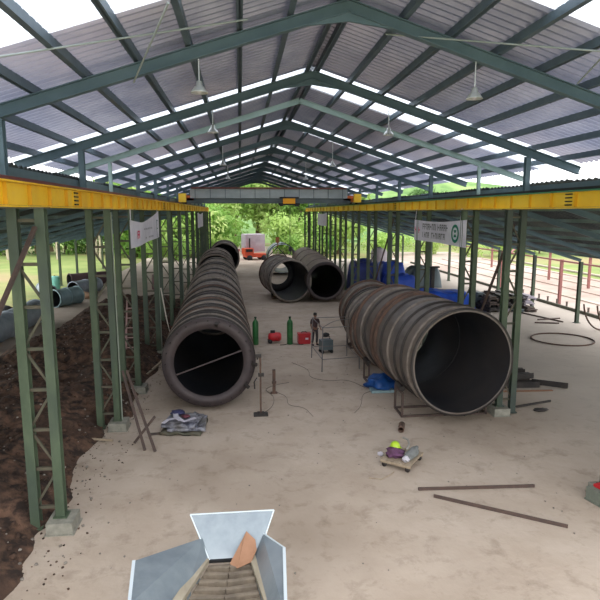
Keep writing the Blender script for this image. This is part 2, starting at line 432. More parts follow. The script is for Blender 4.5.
t = thing('chain_sling', 'dark chain sling from the brown hook to the drum in the middle', 'sling', (2.95,45.1,3.85))
for s in (-1,1):
    b = MB(); b.tube([(0,0,.35),(s*.7,-.2*s,-.35)],.04,6); b.build('chain_leg', BLACK, t)

# pendant lamps
def lamp(x,y,top,label,grp='pendant lamps under the rafters'):
    zl = 9.42 if y < 25 else 9.2
    t = thing('pendant_lamp', label, 'lamp', (x,y,zl), 0, grp)
    b = MB(); b.tube([(0,0,.22),(0,0,top-zl)],.014,8); b.build('rod', LAMPM, t)
    b = MB(); b.lathe([(.03,.24),(.06,.23),(.07,.14),(.1,.12),(.17,.02),(.18,0),(.17,.0),(.09,.1),(.02,.12)],'z',24); b.build('lamp_shade', LAMPM, t)
    b = MB(); b.lathe([(0,-.02),(.04,0),(.05,.04),(.03,.09),(0,.1)],'z',14); b.build('bulb', WHITE, t)
for i,(xa,xb,y) in enumerate([(-.79,5.08,12.2),(-.79,4.75,18.1),(-.77,4.5,27.6),(-.77,4.5,38.8)]):
    for x,sd in ((xa,'left'),(xb,'right')):
        lamp(x,y,rz_(x)-.14,'silver bell pendant lamp on a rod, %s on the %s of the ridge' % (['nearest','second','third','fourth'][i], sd))

# ------------------------------------------------------------------ drums
def drum(label, front, far, R, rings, fr_in=None, shell=DRUM, ringm=RING, big=(), brown=(), far_in=None, group='steel drum sections on the shop floor', wall=.05, name='steel_drum_section'):
    F = V(front); B = V(far); L = (B-F).length; ang = -math.atan2(B.x-F.x, B.y-F.y)
    t = thing(name, label, 'drum', (F.x,F.y,F.z-R), ang, group)
    b = MB(); N = 72
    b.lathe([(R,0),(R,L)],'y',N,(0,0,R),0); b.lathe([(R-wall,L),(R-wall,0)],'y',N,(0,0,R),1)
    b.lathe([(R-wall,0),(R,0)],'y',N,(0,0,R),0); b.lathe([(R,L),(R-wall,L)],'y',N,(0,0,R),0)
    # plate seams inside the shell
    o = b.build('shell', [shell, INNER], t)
    def ring(y,w,h,m,nm='stiffening_ring'):
        b = MB(); b.lathe([(R,y-w/2),(R+h,y-w/2),(R+h,y+w/2),(R,y+w/2)],'y',N,(0,0,R)); 
        for f in range(len(b.sm)): b.sm[f] = True
        ob = b.build(nm, m, t)
    for q_,y in enumerate(rings): ring(y,.06,.07,ringm if q_%3 != 1 else RINGL)
    for y in big: ring(y,.14,.1,RINGL,'flange')
    for y in brown: ring(y,.16,.09,RUST,'flange')
    if fr_in:
        b = MB(); b.lathe([(fr_in,-.04),(R+.02,-.04),(R+.02,.03),(fr_in,.03)],'y',N,(0,0,R),closed=True)
        b.build('end_plate', PLATE, t)
        b = MB()
        for k in range(24):
            a = 2*PI*k/24; b.lathe([(0,-.075),(.03,-.075),(.03,-.04)],'y',8,(math.cos(a)*(R-.08),0,R+math.sin(a)*(R-.08)))
        ob = b.build('bolts', RING, t); ob['kind'] = 'stuff'
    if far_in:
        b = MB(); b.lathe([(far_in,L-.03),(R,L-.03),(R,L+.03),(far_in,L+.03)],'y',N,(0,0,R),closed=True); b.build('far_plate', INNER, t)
    return t,R,L
# left row
a,R,L = drum('big ribbed drum at the left with a flat ring plate and bar across its mouth', (-1.18,19.5,1.74),(-1.52,31.0,1.74),1.6,
    [.3,.62,1.0,1.45,1.75,2.3,2.9,3.5,4.1,4.7,5.3,6.0,6.7,7.4,8.2,9.0,10,11], 1.22, shell=DRUM, ringm=RING, brown=(1.9,4.4,8.6))
b = MB(); b.bar((-1.13,-.07,R-.38),(1.15,-.07,R+.42),.035,.05); b.build('cross_bar', PLATE, a)
for (ax,az) in ((1.62,-.1),(1.34,-.9),(.3,1.4)):
    b = MB(); b.tube([(ax*.95,-.02,R+az*.95),(ax*1.03,-.14,R+az*1.03)],.07,10); b.build('lug', RING, a)
drum('ribbed drum standing end to end behind the big left drum', (-1.56,31.6,1.76),(-2.0,46.5,1.76),1.6,[.2,1.2,2.4,5.0,6.2,8.6,9.8,12,13.4], None, shell=DRUM, ringm=RING, big=(.05,3.8,7.4,11.2))
drum('third drum of the left row with a pale brown top', (-2.15,48,1.8),(-2.4,57,1.8),1.62,[1.5,4.5,6.0], None, shell=DRUMB, big=(.1,3.0,8.6), far_in=.2)
drum('dark open drum at the far end of the left row', (-1.8,60.5,2.1),(-1.9,67,2.1),1.6,[.6,2.5,4.5], None, shell=RINGL, big=(.08,6.3), far_in=.2)
# right row
a,R,L = drum('huge open-mouthed drum at the right with dark grooves round it', (7.10,16.95,2.18),(6.45,23.1,2.18),1.73,
    [.03,.4,.95,1.55,2.2,2.9,4.7,5.2], None, shell=DRUM, ringm=RING, big=(), brown=(3.5,3.9,6.0))
# weld seams inside
b = MB(); b.lathe([(R-.07,3.4),(R-.05,3.4)],'y',64,(0,0,R)); b.lathe([(R-.07,3.44),(R-.07,3.4)],'y',64,(0,0,R)); b.build('inner_seam', INNER, a)
drum('drum behind the huge right drum, showing brown hoops', (6.4,23.9,1.75),(6.9,29.6,1.7),1.56,[.5,1.2,2.4,3.0,4.4], None, shell=DRUM, big=(2.0,), brown=(.1,3.7,5.6))
# middle drums
drum('dark drum slung from the crane hooks in the middle of the shop', (3.83,43.0,1.75),(3.15,48.4,1.95),1.58,[.6,1.4], None, shell=RINGL, big=(.1,3,), brown=(5.2,), far_in=.95)
drum('long brown-topped drum lying right of the slung drum', (6.55,43.0,1.68),(7.1,62.0,1.68),1.5,[3.0,9.0,14.0], 1.28, shell=DRUMB, ringm=RINGL, far_in=.25)
a,_,_ = drum('pale grey drum end standing far behind the slung drum', (4.6,62,1.9),(4.6,67,1.9),1.6,[1], None, shell=GREYB)

# cradles under the drums
def cradle(x,y,w,h,lab,m=BROWN,d=.9):
    t = thing('steel_cradle', lab, 'stand', (x,y,0), 0, 'cradles under the drums')
    for yy in (-d/2,d/2):
        b = MB(); z=.035
        b.bar((-w/2,yy,z),(w/2,yy,z),.07,.07); b.bar((-w/2,yy,0),(-w/2,yy,h),.07,.07); b.bar((w/2,yy,0),(w/2,yy,h),.07,.07); b.bar((0,yy,0),(0,yy,.09+.0*h),.07,.07)
        b.build('side_frame', m, t)
    for xx in (-w/2,w/2):
        b = MB(); b.bar((xx,-d/2,.035),(xx,d/2,.035),.07,.07); b.bar((xx,-d/2,h-.035),(xx,d/2,h-.035),.07,.07); b.build('cross_member', m, t)
        b = MB(); s = -1 if xx < 0 else 1
        b.tube([(xx-s*.02,-d/2+.1,h+.08),(xx-s*.02,d/2-.1,h+.08)],.09,14); b.build('roller', RING, t)
cradle(6.95,18.5,3.0,.9,'brown steel cradle under the mouth of the huge right drum')
cradle(6.5,22.3,2.7,.8,'brown steel cradle under the rear of the huge right drum')
cradle(6.8,28.4,2.4,.5,'brown steel cradle under the hooped drum')
cradle(-1.27,22.5,2.0,.3,'low cradle under the big left drum')
cradle(-1.75,38,2.0,.34,'low cradle under the second left drum')
cradle(-2.2,51,2.0,.34,'low cradle under the third left drum')
cradle(-1.85,63,2.0,.5,'low cradle under the dark open far left drum')
cradle(6.65,45,1.9,.34,'low cradle at the near end of the long brown drum')
cradle(6.95,58,1.9,.34,'low cradle at the far end of the long brown drum')
cradle(3.5,45.6,2.0,.3,'low cradle beneath the slung drum')
cradle(4.6,64,2.0,.34,'low cradle below the pale grey drum')

# ------------------------------------------------------------------ floor objects
# soil heap (stuff)
def heap(x,y):
    e = (1 - math.exp(-max(0,(-4.45 + .45*noise.noise(V((y*.35,3,0))) + .22*noise.noise(V((y*1.3,7,0)))) - x)*1.1))
    if y > 19: e = (1 - math.exp(-max(0,(-3.9+.4*noise.noise(V((y*.5,3,0)))) - x)*1.0))
    o = -11.9 + .5*noise.noise(V((y*.4,9,0))) + (1.0 if y > 27 else 0)*min(1,(y-27)/4 if y>27 else 0)*.9
    e2 = (1 - math.exp(-max(0,x-o)*.8))
    e3 = min(1,max(0,(y-6)/3))*min(1,max(0,(46-y)/5))
    n = noise.noise(V((x*.5,y*.5,0)))*.35 + noise.noise(V((x*1.6,y*1.6,2)))*.16 + noise.noise(V((x*4,y*4,4)))*.16
    return e*e2*e3*(.85 + n + (.35 if y > 24 else .1)) - .03
m = MB(); nx,ny = 110,360; xs = [-13 + 9.4*i/nx for i in range(nx+1)]; ys = [5.5 + 41*j/ny for j in range(ny+1)]
vs = [(x,y,heap(x,y)) for y in ys for x in xs]
m.add(vs, [(j*(nx+1)+i, j*(nx+1)+i+1, (j+1)*(nx+1)+i+1, (j+1)*(nx+1)+i) for j in range(ny) for i in range(nx)
   if max(heap(xs[i],ys[j]),heap(xs[i+1],ys[j+1]),heap(xs[i],ys[j+1]),heap(xs[i+1],ys[j]))>-.02], 0, True)
tag(m.build('soil_heap', SOIL), 'long heap of dark brown soil beside the left columns', 'soil', kind='stuff')
m = MB()
for k in range(1500):
    y = random.uniform(9,38); x = random.uniform(-11,-3.7) if k%3 else random.uniform(-5.2,-3.3)
    h = heap(x,y); r = random.uniform(.02,.09)*(1.0 if h > .05 else .35)
    m.blob((x,y,max(h,0)+r*.2),(r,r*random.uniform(.7,1.3),r*.7),k,.5,3,0)
tag(m.build('soil_clods', SOIL), 'loose clods scattered over and beside the soil heap', 'soil', kind='stuff')
m = MB()
for k in range(420):
    y = random.uniform(9,32); x = random.uniform(-10,-3.6); r = random.uniform(.015,.05)
    m.blob((x,y,max(heap(x,y),0)+r*.4),(r,r*1.2,r*.6),k,.5,3,0)
for k in range(260):
    x = random.uniform(-3.4,9); y = random.uniform(9,34); r = random.uniform(.008,.028)
    m.blob((x,y,r*.3),(r,r*1.2,r*.6),k,.5,3,0)
tag(m.build('gravel', mat('pale_stone',(150,142,132),(110,102,94),9,.9)), 'small pale stones scattered on the soil and sandy floor', 'gravel', kind='stuff')

# loose bars
def bar(p,q,w,h,m,label,cat='bar',nm='steel_bar',grp=None):
    b = MB(); p=V(p); q=V(q)
    d=(q-p).normalized(); a = d.cross(V((0,0,1))).normalized(); n = a.cross(d)
    b.bar(p,q,w,h); b.bar(p+a*w*.45+n*h*.3,q+a*w*.45+n*h*.3,.012,h*1.2)
    return tag(b.build(nm, m), label, cat, grp)
bar((4.4,12.98,.035),(7.42,12.83,.035),.07,.06,BROWN,'straight rusty steel bar on the floor, the farther of the crossing pair')
bar((4.68,12.6,.035),(7.2,10.95,.035),.07,.06,BROWN,'slanting rusty steel bar on the floor, nearest the camera')
bar((-2.92,16.14,.02),(-3.85,18.0,1.95),.07,.04,BROWN,'rusty bar leaning on the second left column, left one of two')
bar((-2.61,16.04,.02),(-3.72,18.0,1.95),.07,.04,BROWN,'rusty bar leaning on the second left column, right one of two')
bar((-3.33,16.7,.03),(-2.72,17.0,.75),.08,.05,BROWN,'short brown bar crossing the two leaning bars')
bar((-5.0,17.05,.12),(-4.0,16.9,.06),.06,.05,WOOD,'pale timber strip lying at the foot of the second left column','timber','timber_strip')
bar((-4.1,23.9,.12),(-3.4,26.2,.35),.12,.05,WOOD,'pale timber plank propped on soil left of the big drum','timber','timber_strip')
b = MB(); b.tube([(-3.85,27.3,3.4),(-3.6,27.0,2.0),(-3.2,26.6,.3)],.03,8); tag(b.build('leaning_pipe', mat('pale_pipe',(190,180,170),None)),'thin pale pipe leaning against the fourth left column','pipe')
# step ladder
t = thing('step_ladder','pale aluminium step ladder standing on soil by the third left column','ladder',(-4.75,24.3,.5),.1)
pl = mat('ladder_pink',(172,140,136),(150,120,116),5,.5)
for s in (-1,1):
    b = MB(); b.bar((s*.3,-.3,0),(s*.1,0,2.9),.05,.03); b.build('rail', pl, t)
    b = MB(); b.bar((s*.3,.45,0),(s*.1,0.02,2.9),.04,.03); b.build('rear_leg', pl, t)
for k in range(6):
    z = .35+.42*k; w = .3-.2*z/2.9; b = MB(); b.box((0,-.3+.3*z/2.9,z),(2*w,.09,.03)); b.build('rung', pl, t)

# jack stand
t = thing('pipe_jack_stand','tall thin rusty stand on a flat foot right of the big left drum','stand',(.61,18.78,0))
b = MB(); b.box((0,0,.025),(.5,.34,.05)); b.box((0,0,.07),(.24,.2,.06)); b.build('base', RING, t)
b = MB(); b.tube([(0,0,.08),(0,0,2.1)],.03,10); b.build('pole', RUST, t)
b = MB(); b.box((.02,0,1.45),(.2,.14,.1)); b.tube([(-.12,0,1.35),(-.22,0,1.2),(-.2,0,.95)],.022,8); b.build('clamp', RING, t)
b = MB(); b.box((-.06,0,2.12),(.2,.1,.1)); b.tube([(-.1,0,2.12),(-.1,0,2.0)],.03,8); b.build('head', RING, t)
t = thing('steel_post','short brown steel post standing right of the tall stand','post',(1.21,21.14,0))
b = MB(); b.bar((0,0,0),(0,0,.95),.12,.1); b.box((0,0,.015),(.26,.2,.03)); b.box((0,-.06,.45),(.17,.04,.1)); b.build('upright', RUST, t)

def smooth(p):
    for _ in range(3):
        q=[p[0]]
        for a,b in zip(p,p[1:]): q += [tuple(a[i]*.75+b[i]*.25 for i in range(3)), tuple(a[i]*.25+b[i]*.75 for i in range(3))]
        p=q+[p[-1]]
    return p
# gas cylinders
def gas(x,y,lab):
    t = thing('gas_cylinder',lab,'gas cylinder',(x,y,0),0,'green gas cylinders')
    b = MB(); b.lathe([(0,0),(.15,0),(.16,.03),(.16,1.15),(.14,1.25),(.07,1.33),(.05,1.38)],'z',20); b.build('bottle', GREENC, t)
    b = MB(); b.lathe([(.05,1.36),(.05,1.44),(.07,1.45),(.07,1.5),(0,1.51)],'z',12); b.build('valve_cap', mat('dark_green',(24,56,34),None), t)
gas(.72,29.4,'green gas cylinder standing against the side of the big left drum'); gas(2.55,29.3,'green gas cylinder standing alone left of the red box')
# red box, red machine
t = thing('red_toolbox','red steel box on the floor between cylinder and person','box',(3.32,29.4,0),.05)
b = MB(); b.box((0,0,.28),(.66,.44,.5)); b.box((0,0,.02),(.6,.4,.04)); b.build('body', RED, t)
b = MB(); b.box((0,0,.55),(.7,.48,.05)); b.build('lid', RED, t); b = MB(); b.tube([(-.15,0,.57),(-.12,0,.64),(.12,0,.64),(.15,0,.57)],.018,8); b.build('handle', BLACK, t)
b = MB(); b.box((.12,-.235,.3),(.16,.012,.1)); b.build('plate', WHITE, t)
t = thing('red_air_compressor','small round red machine lying left of the lone gas cylinder','compressor',(1.75,29.7,0))
b = MB(); b.lathe([(0,-.38),(.16,-.36),(.24,-.28),(.25,.2),(.18,.32),(0,.36)],'y',20,(0,0,.33)); o = b.build('tank', RED, t); o.rotation_euler = (0,0,PI/2)
b = MB(); b.box((-.1,0,.62),(.24,.2,.12)); b.build('motor', BLACK, t)
for s in (-1,1):
    b = MB(); b.lathe([(0,-.03),(.12,-.03),(.12,.03),(0,.03)],'y',16,(-.25,s*.18,.12)); b.build('wheel', BLACK, t)
b = MB(); pts = [(2.0+.1*math.sin(k*.9)+k*.12,29.2-.15*math.cos(k*.7),.02) for k in range(12)]; b.tube(pts,.018,6); tag(b.build('hose', BLACK),'thin dark hose on the floor in front of the red box','hose')
for lab,pts in (('dark cable snaking from the tall stand to the drum',[(.7,18.9,.015),(1.1,19.6,.015),(1.2,20.8,.015),(.8,21.6,.015),(1.4,22.2,.015),(1.9,22.4,.015)]),
                ('thin cable on the floor below the short post',[(1.3,21.2,.015),(1.7,20.6,.015),(1.6,19.6,.015),(2.2,19.4,.015),(2.4,18.4,.015)]),
                ('thin cable curling across the middle of the floor',[(2.3,25.5,.015),(3.0,24.2,.015),(2.8,23.0,.015),(3.6,22.4,.015),(4.4,22.6,.015),(4.9,21.4,.015)]),
                ('dark cable lying left of the blue tarp bundle',[(3.9,18.6,.015),(4.3,19.3,.015),(4.6,20.6,.015),(5.0,20.9,.015)])):
    b = MB(); b.tube(smooth(pts),.007,6); tag(b.build('cable', BLACK), lab, 'cable')

# scaffold frame
t = thing('scaffold_trestle','tall thin-legged pipe trestle standing by the person','trestle',(4.3,25.2,0),.06)
tm = mat('trestle_grey',(104,100,100),None,rough=.5)
P4 = [(-.88,-1.3),(.88,-1.1),(-.88,1.2),(.88,1.2)]
for x,y in P4:
    b = MB(); b.tube([(x,y,0),(x*.96,y*.96,2.0)],.025,8); b.build('leg', tm, t)
for a_,c_ in (((-.85,-1.25),(.85,-1.06)),((-.85,1.15),(.85,1.15)),((-.85,-1.25),(-.85,1.15)),((.85,-1.06),(.85,1.15))):
    for z in (.55,1.98):
        b = MB(); b.tube([(*a_,z),(*c_,z)],.018,8); b.build('rail', tm, t)
b = MB(); b.tube(smooth([(-.85,-1.25,2.0),(-.3,-.9,2.2),(.4,-.4,2.18),(.84,.3,2.0)]),.016,8); b.build('bent_rail', tm, t)
t = thing('welding_machine','small grey welding machine on the floor under the trestle','machine',(4.2,27.3,0),.2)
b = MB(); b.box((0,0,.42),(.6,.45,.5)); b.build('body', GRDD, t); b = MB(); b.tube([(-.2,0,.67),(-.2,0,.82),(.2,0,.82),(.2,0,.67)],.02,8); b.build('handle', BLACK, t)
for x,y in ((-.24,-.18),(.24,-.18),(-.24,.18),(.24,.18)):
    b = MB(); b.lathe([(0,-.03),(.085,-.03),(.085,.03),(0,.03)],'y',14,(x,y,.085)); b.build('wheel', BLACK, t)
b = MB(); b.blob((0,0,.9),(.16,.14,.12),3,.3,7); b.build('cable_coil', BLACK, t)

# blue tarp bundle by cradle
t = thing('blue_tarp_bundle','small bundle under a bright blue tarp beside the huge right drum','tarp bundle',(5.55,21.2,0))
b = MB(); b.blob((0,0,.26),(.62,.5,.32),5,.5,14,0,flat=-.25); b.build('tarp', mat('bright_blue_tarp',(16,78,148),(12,58,116),3,.45,bump=.6,bscale=6), t)
b = MB(); b.box((-.1,-.3,.06),(.9,.5,.1)); b.build('base_tray', TEAL, t)

# pallet of things lower right
t = thing('wooden_pallet_trolley','small wooden platform on wheels at lower right','trolley',(4.43,14.55,0),-.67)
b = MB()
for k in range(5): b.box((-.35+.175*k,0,.2),(.16,1.08,.035))
b.box((0,-.46,.155),(.86,.09,.05)); b.box((0,.46,.155),(.86,.09,.05)); b.build('deck', WOOD, t)
for x,y in ((-.34,-.44),(.34,-.44),(-.34,.44),(.34,.44)):
    b = MB(); b.lathe([(0,-.03),(.07,-.03),(.07,.03),(0,.03)],'y',14,(x,y,.07)); b.box((x,y,.12),(.05,.09,.03)); b.build('wheel', RING, t)
m_ = mat('grey_sack',(134,136,134),(112,114,112),6,.8)
b = MB(); b.blob((0,0,0),(.15,.48,.12),9,.3,10,0,flat=-.08); o = b.build('grey_sack', m_); o.location=(4.68,14.5,.30); o.rotation_euler=(0,0,-.67); tag(o,'long grey sack lying along the right side of the trolley','sack')
b = MB(); b.blob((0,0,0),(.25,.24,.12),11,.6,10,0,flat=-.09); o = b.build('purple_rag', PURPLE); o.location=(4.2,14.55,.31); tag(o,'crumpled purple cloth at the left of the trolley','cloth')
t = thing('safety_helmet','lime green safety helmet on top of the purple cloth','helmet',(4.27,14.72,.41))
b = MB(); b.lathe([(0,.17),(.06,.165),(.11,.13),(.14,.06),(.145,0),(.18,-.01),(.18,-.02),(.13,-.01)],'z',20); b.build('shell', LIME, t)
b = MB(); b.box((0,-.17,-.01),(.16,.1,.012)); b.build('peak', LIME, t)
b = MB(); b.blob((0,0,0),(.11,.1,.09),13,.3,9,0,flat=-.08); o = b.build('white_bundle', WHITE); o.location=(4.42,14.16,.30); tag(o,'white wrapped bundle at the front of the trolley','bundle')
b = MB(); b.blob((0,0,0),(.09,.08,.06),17,.3,7,0,flat=-.04); o = b.build('white_plastic_bag', WHITE); o.location=(3.95,15.1,.045+.01); tag(o,'small white plastic scrap on the floor behind the trolley','plastic')
b = MB(); b.tube([(.0,0,0),(.15,.28,.02),(.2,.6,.02),(.1,.75,.02)],.03,8); o = b.build('bent_hose', mat('hose_grey',(150,146,138),None)); o.location=(4.55,14.5,.44); tag(o,'bent pale hose arching over the grey sack','hose')
b = MB(); b.tube([(4.05,14.0,.02),(3.9,13.85,.02),(3.6,13.62,.02),(3.3,13.75,.02)],.014,6); tag(b.build('rope', WOOD),'thin pale rope trailing from the trolley front','rope')

# short pipe
b = MB(); b.lathe([(.1,0),(.1,.5),(.082,.5),(.082,0)],'y',22,(0,0,.1),0,closed=True); o = b.build('pipe_offcut', RUST); o.location=(5.02,16.7,0); o.rotation_euler=(0,0,-.35); tag(o,'short rusty pipe offcut on the floor before the huge drum','pipe')

# stack of wrapped sheets at left
t = thing('wrapped_sheet_stack','stack of grey plastic-wrapped sheets on the floor before the big left drum','stack',(-1.92,17.85,0),-.12)
wg = mat('wrapped_grey',(150,152,164),(60,62,78),4.5,.45,c3=(120,116,112),bump=1,bscale=8,lo=.42,hi=.58)
for k,(dx,dy,rt,w,d) in enumerate([(0,0,0,1.3,1.35),(.1,.05,.12,1.2,1.25),(-.05,.02,-.08,1.1,1.15)]):
    b = MB(); n = 14; vs=[]; 
    for j in range(n+1):
        for i in range(n+1):
            x=(i/n-.5)*w; y=(j/n-.5)*d; vs.append((x,y,.1*(k+1)+.07*noise.noise(V((x*4,y*4,k)))+ .06*noise.noise(V((x*11,y*11,k)))))
    vs += [(x,y,z-.09) for x,y,z in vs]; M = (n+1)**2
    fs = [(j*(n+1)+i,j*(n+1)+i+1,(j+1)*(n+1)+i+1,(j+1)*(n+1)+i) for j in range(n) for i in range(n)]
    bd = [i for i in range(n+1)]+[(j)*(n+1)+n for j in range(1,n+1)]+[n*(n+1)+i for i in range(n-1,-1,-1)]+[j*(n+1) for j in range(n-1,0,-1)]
    fs += [(bd[q],bd[(q+1)%len(bd)],bd[(q+1)%len(bd)]+M,bd[q]+M) for q in range(len(bd))] + [tuple(M+x for x in bd)]
    b.add(vs,fs,0,True); o = b.build('wrapped_sheet', wg if k else LACE, t); o.location=(dx,dy,0); o.rotation_euler=(0,0,rt)
b = MB()
def ribbon(mb,pts,w):
    vs=[]
    for i,p in enumerate(pts):
        d = (V(pts[min(i+1,len(pts)-1)])-V(pts[max(i-1,0)])).normalized(); a = d.cross(V((0,0,1))).normalized()*w/2
        vs += [V(p)-a, V(p)+a]
    n=len(pts); vs += [v-V((0,0,.015)) for v in vs]
    mb.add(vs,[(2*i,2*i+1,2*i+3,2*i+2) for i in range(n-1)]+[(2*n+2*i,2*n+2*i+2,2*n+2*i+3,2*n+2*i+1) for i in range(n-1)],0,True)
ribbon(b,[(-.55,-.6,.4),(-.45,-.3,.41),(-.2,-.2,.42),(.1,-.45,.41),(.4,-.15,.42)],.13); ribbon(b,[(-.35,.25,.42),(-.25,-.1,.43),(-.02,-.4,.42)],.17)
b.build('white_wrap', WHITE, t)
b = MB(); b.blob((-.3,.35,.4),(.25,.2,.07),4,.5,8); b.build('dark_blue_wrap', mat('navy',(48,48,84),None), t)
b = MB(); b.blob((.05,.0,.4),(.14,.12,.05),6,.5,8); b.build('maroon_rag', mat('maroon',(92,44,56),None), t)
b = MB(); b.bar((-2.95,17.35,.03),(-2.6,17.4,.03),.1,.05); tag(b.build('wood_scrap', SCRAP),'dark wood scrap on the floor left of the wrapped stack','scrap')

# scrap pile right of column
sp = [(10.2,21.0,11.9,20.9,.5,.16,.08),(10.3,21.9,12.0,21.9,.5,.16,.08),(10.3,22.6,12.0,22.2,.5,.16,.24),(10.3,23.2,12.1,23.4,.5,.22,.11),(10.3,21.3,12.0,21.6,.4,.16,.24),
      (10.4,22.9,11.6,22.5,.45,.16,.40),(11.9,21.3,13.0,20.5,.25,.16,.08),(10.4,22.0,11.6,22.7,.36,.14,.55)]
nm = ['near edge','middle','rear','back left','second layer','top','right tip','crosswise on top']
for k,(xa,ya,xb,yb,w,h,z) in enumerate(sp):
    bar((xa,ya,z),(xb,yb,z+.02),w,h,SCRAP if k%2 else RING,'dark scrap board in the pile right of the near column, %s' % nm[k],'scrap board','scrap_board','scrap boards in the pile')
bar((9.9,20.35,.02),(12.2,20.25,.02),.12,.03,CARD,'pale orange batten on the floor in front of the scrap pile','timber','timber_strip')
bar((9.8,18.5,.06),(11.3,18.85,.1),.07,.06,RING,'dark bar lying at the foot of the nearest right column')
b = MB(); b.blob((0,0,0),(.25,.14,.07),3,.4,7,0,flat=-.05); o=b.build('scrap_lump', RING); o.location=(10.5,18.1,.055); tag(o,'dark lump of scrap under the bar by the right column','scrap')

# hoop on the floor, rods
b = MB(); b.tube([(1.62*math.cos(2*PI*k/48),1.55*math.sin(2*PI*k/48),.045) for k in range(49)],.04,8); o=b.build('steel_hoop', RUST); o.location=(17.65,28.7,0); tag(o,'large thin steel hoop lying flat on the right floor','hoop')
for lab,p,q in (('dark rod on the right floor behind the hoop, longest',(19.5,36.9,.04),(20.5,33.4,.04)),('short dark rod on the right floor behind the hoop',(18.6,33.4,.04),(20.0,33.0,.04)),('dark rod lying by the right lean-to post',(19.3,34.3,.04),(21.0,34.6,.04))):
    b = MB(); b.tube([p,q],.05,8); tag(b.build('steel_rod', BROWN),lab,'rod')
for k,(x,y) in enumerate(((20.6,31.0),(21.05,30.4))):
    b = MB(); b.tube([(.9-1.5*math.cos(a)*.75,-.2*math.sin(a),.04+1.55*(1-math.sin(a))) for a in [PI/2*(q/10) for q in range(11)]][::-1],.05,8)
    o = b.build('curved_pipe', RUST); o.location=(x-.1,y,0); tag(o,'curved rusty pipe rising from the floor at the right edge, %s one' % ('farther','nearer')[k],'pipe')
# box at right edge
t = thing('green_grey_case','green-grey case with a red top at the right edge','case',(8.72,11.95,0),.25)
b = MB(); b.box((0,0,.17),(.6,.5,.34)); b.box((0,0,.02),(.64,.54,.03)); b.build('body', mat('case_grey',(116,122,110),(98,104,94),4,.7), t)
b = MB(); b.box((.06,0,.37),(.4,.38,.07)); b.build('red_tray', RED, t)
b = MB(); b.tube([(-.12,-.26,.22),(-.1,-.32,.22),(.1,-.32,.22),(.12,-.26,.22)],.015,8); b.build('handle', BLACK, t)
b = MB(); b.lathe([(.0,0),(.09,0),(.11,.04),(.11,.16),(.07,.2),(0,.2)],'z',18); o=b.build('red_container', mat('red_orange',(206,76,60),None)); o.location=(8.62,11.42,0); tag(o,'small red container on the floor in front of the grey case','container')

# ------------------------------------------------------------------ hopper
def sheet(mb, pts, t=.012, mi=0):
    pts=[V(p) for p in pts]; n=(pts[1]-pts[0]).cross(pts[2]-pts[0]).normalized()*t; k=len(pts)
    mb.add(pts+[p+n for p in pts],[tuple(range(k)),tuple(range(2*k-1,k-1,-1))]+[(i,(i+1)%k,(i+1)%k+k,i+k) for i in range(k)],mi)
t = thing('feed_hopper_conveyor','galvanised feed hopper with flared walls around a cleated brown belt','hopper',(-.4,8.4,0))
def W(x,y,z): return (x+.4,y-8.4,z)
b = MB(); sheet(b,[W(-1.0,9.75,1.5),W(.54,9.75,1.5),W(.3,9.42,1.0),W(-.02,9.3,.85),W(-.64,9.3,.85),W(-.76,9.42,1.0)]); b.build('rear_panel', GALV, t)
b = MB(); b.tube([W(-1.0,9.75,1.5),W(.54,9.75,1.5)],.014,6); b.tube([W(-1.0,9.75,1.5),W(-.64,9.3,.85)],.014,6); b.tube([W(.54,9.75,1.5),W(.3,9.42,1.0)],.014,6); b.build('rear_edge', GALVL, t)
b = MB(); sheet(b,[W(-1.84,8.74,1.3),W(-.76,9.55,1.15),W(-.64,9.3,.83),W(-.98,8.3,.83),W(-1.1,7.2,.83),W(-1.62,7.2,1.3),W(-1.7,7.7,1.3)]); b.build('left_panel', GALV, t)
b = MB(); b.bar(W(-1.84,8.74,1.29),W(-1.66,7.2,1.29),.05,.05); b.bar(W(-1.84,8.74,1.3),W(-1.82,8.72,.95),.05,.04); b.build('left_edge', GALVL, t)
b = MB(); sheet(b,[W(.3,9.62,1.15),W(.67,8.86,1.3),W(.55,7.2,1.3),W(.28,7.2,.83),W(.18,8.3,.83),W(.12,9.32,.83)]); b.build('right_panel', GALV, t)
b = MB(); b.bar(W(.66,8.84,1.29),W(.56,7.2,1.29),.05,.05); b.bar(W(.3,9.62,1.15),W(.67,8.86,1.29),.02,.02); b.build('right_edge', GALVL, t)
for lab,p,q in (('l',(-.72,9.3,.86),(-1.36,7.2,1.02)),('r',(.14,9.3,.86),(.47,7.2,1.02))):
    b = MB(); b.bar(W(*p),W(*q),.15,.08); b.build('side_beam', BEIGE, t)
b = MB(); sheet(b,[W(-.66,9.28,.74),W(.1,9.28,.74),W(.34,7.2,.95),W(-1.2,7.2,.95)],-.03); b.build('belt', BELT, t)
for k in range(9):
    y = 9.12-.22*k; f=(9.28-y)/2.08; z=.78+.2*f; xl=-.62-.54*f; xr=.08+.24*f; xm=(xl+xr)/2
    b = MB(); b.bar(W(xl,y,z),W(xm,y-.1,z+.05),.07,.1); b.bar(W(xm,y-.1,z+.05),W(xr,y,z),.07,.1); b.build('cleat', BELT, t)
b = MB(); b.bar(W(-.66,9.3,.84),W(.12,9.3,.84),.06,.05); b.build('tail_roller', BLACK, t)
for x,y in ((-1.0,9.1),(.2,9.1),(-1.2,7.3),(.4,7.3)):
    b = MB(); b.bar(W(x,y,0),W(x,y,.82),.07,.07); b.build('leg', GALV, t)
b = MB(); b.bar(W(-1.0,9.1,.6),W(.2,9.1,.6),.06,.06); b.bar(W(-1.2,7.3,.6),W(.4,7.3,.6),.06,.06); b.bar(W(-1.0,9.1,.6),W(-1.2,7.3,.6),.06,.06); b.bar(W(.2,9.1,.6),W(.4,7.3,.6),.06,.06); b.build('under_frame', GALV, t)
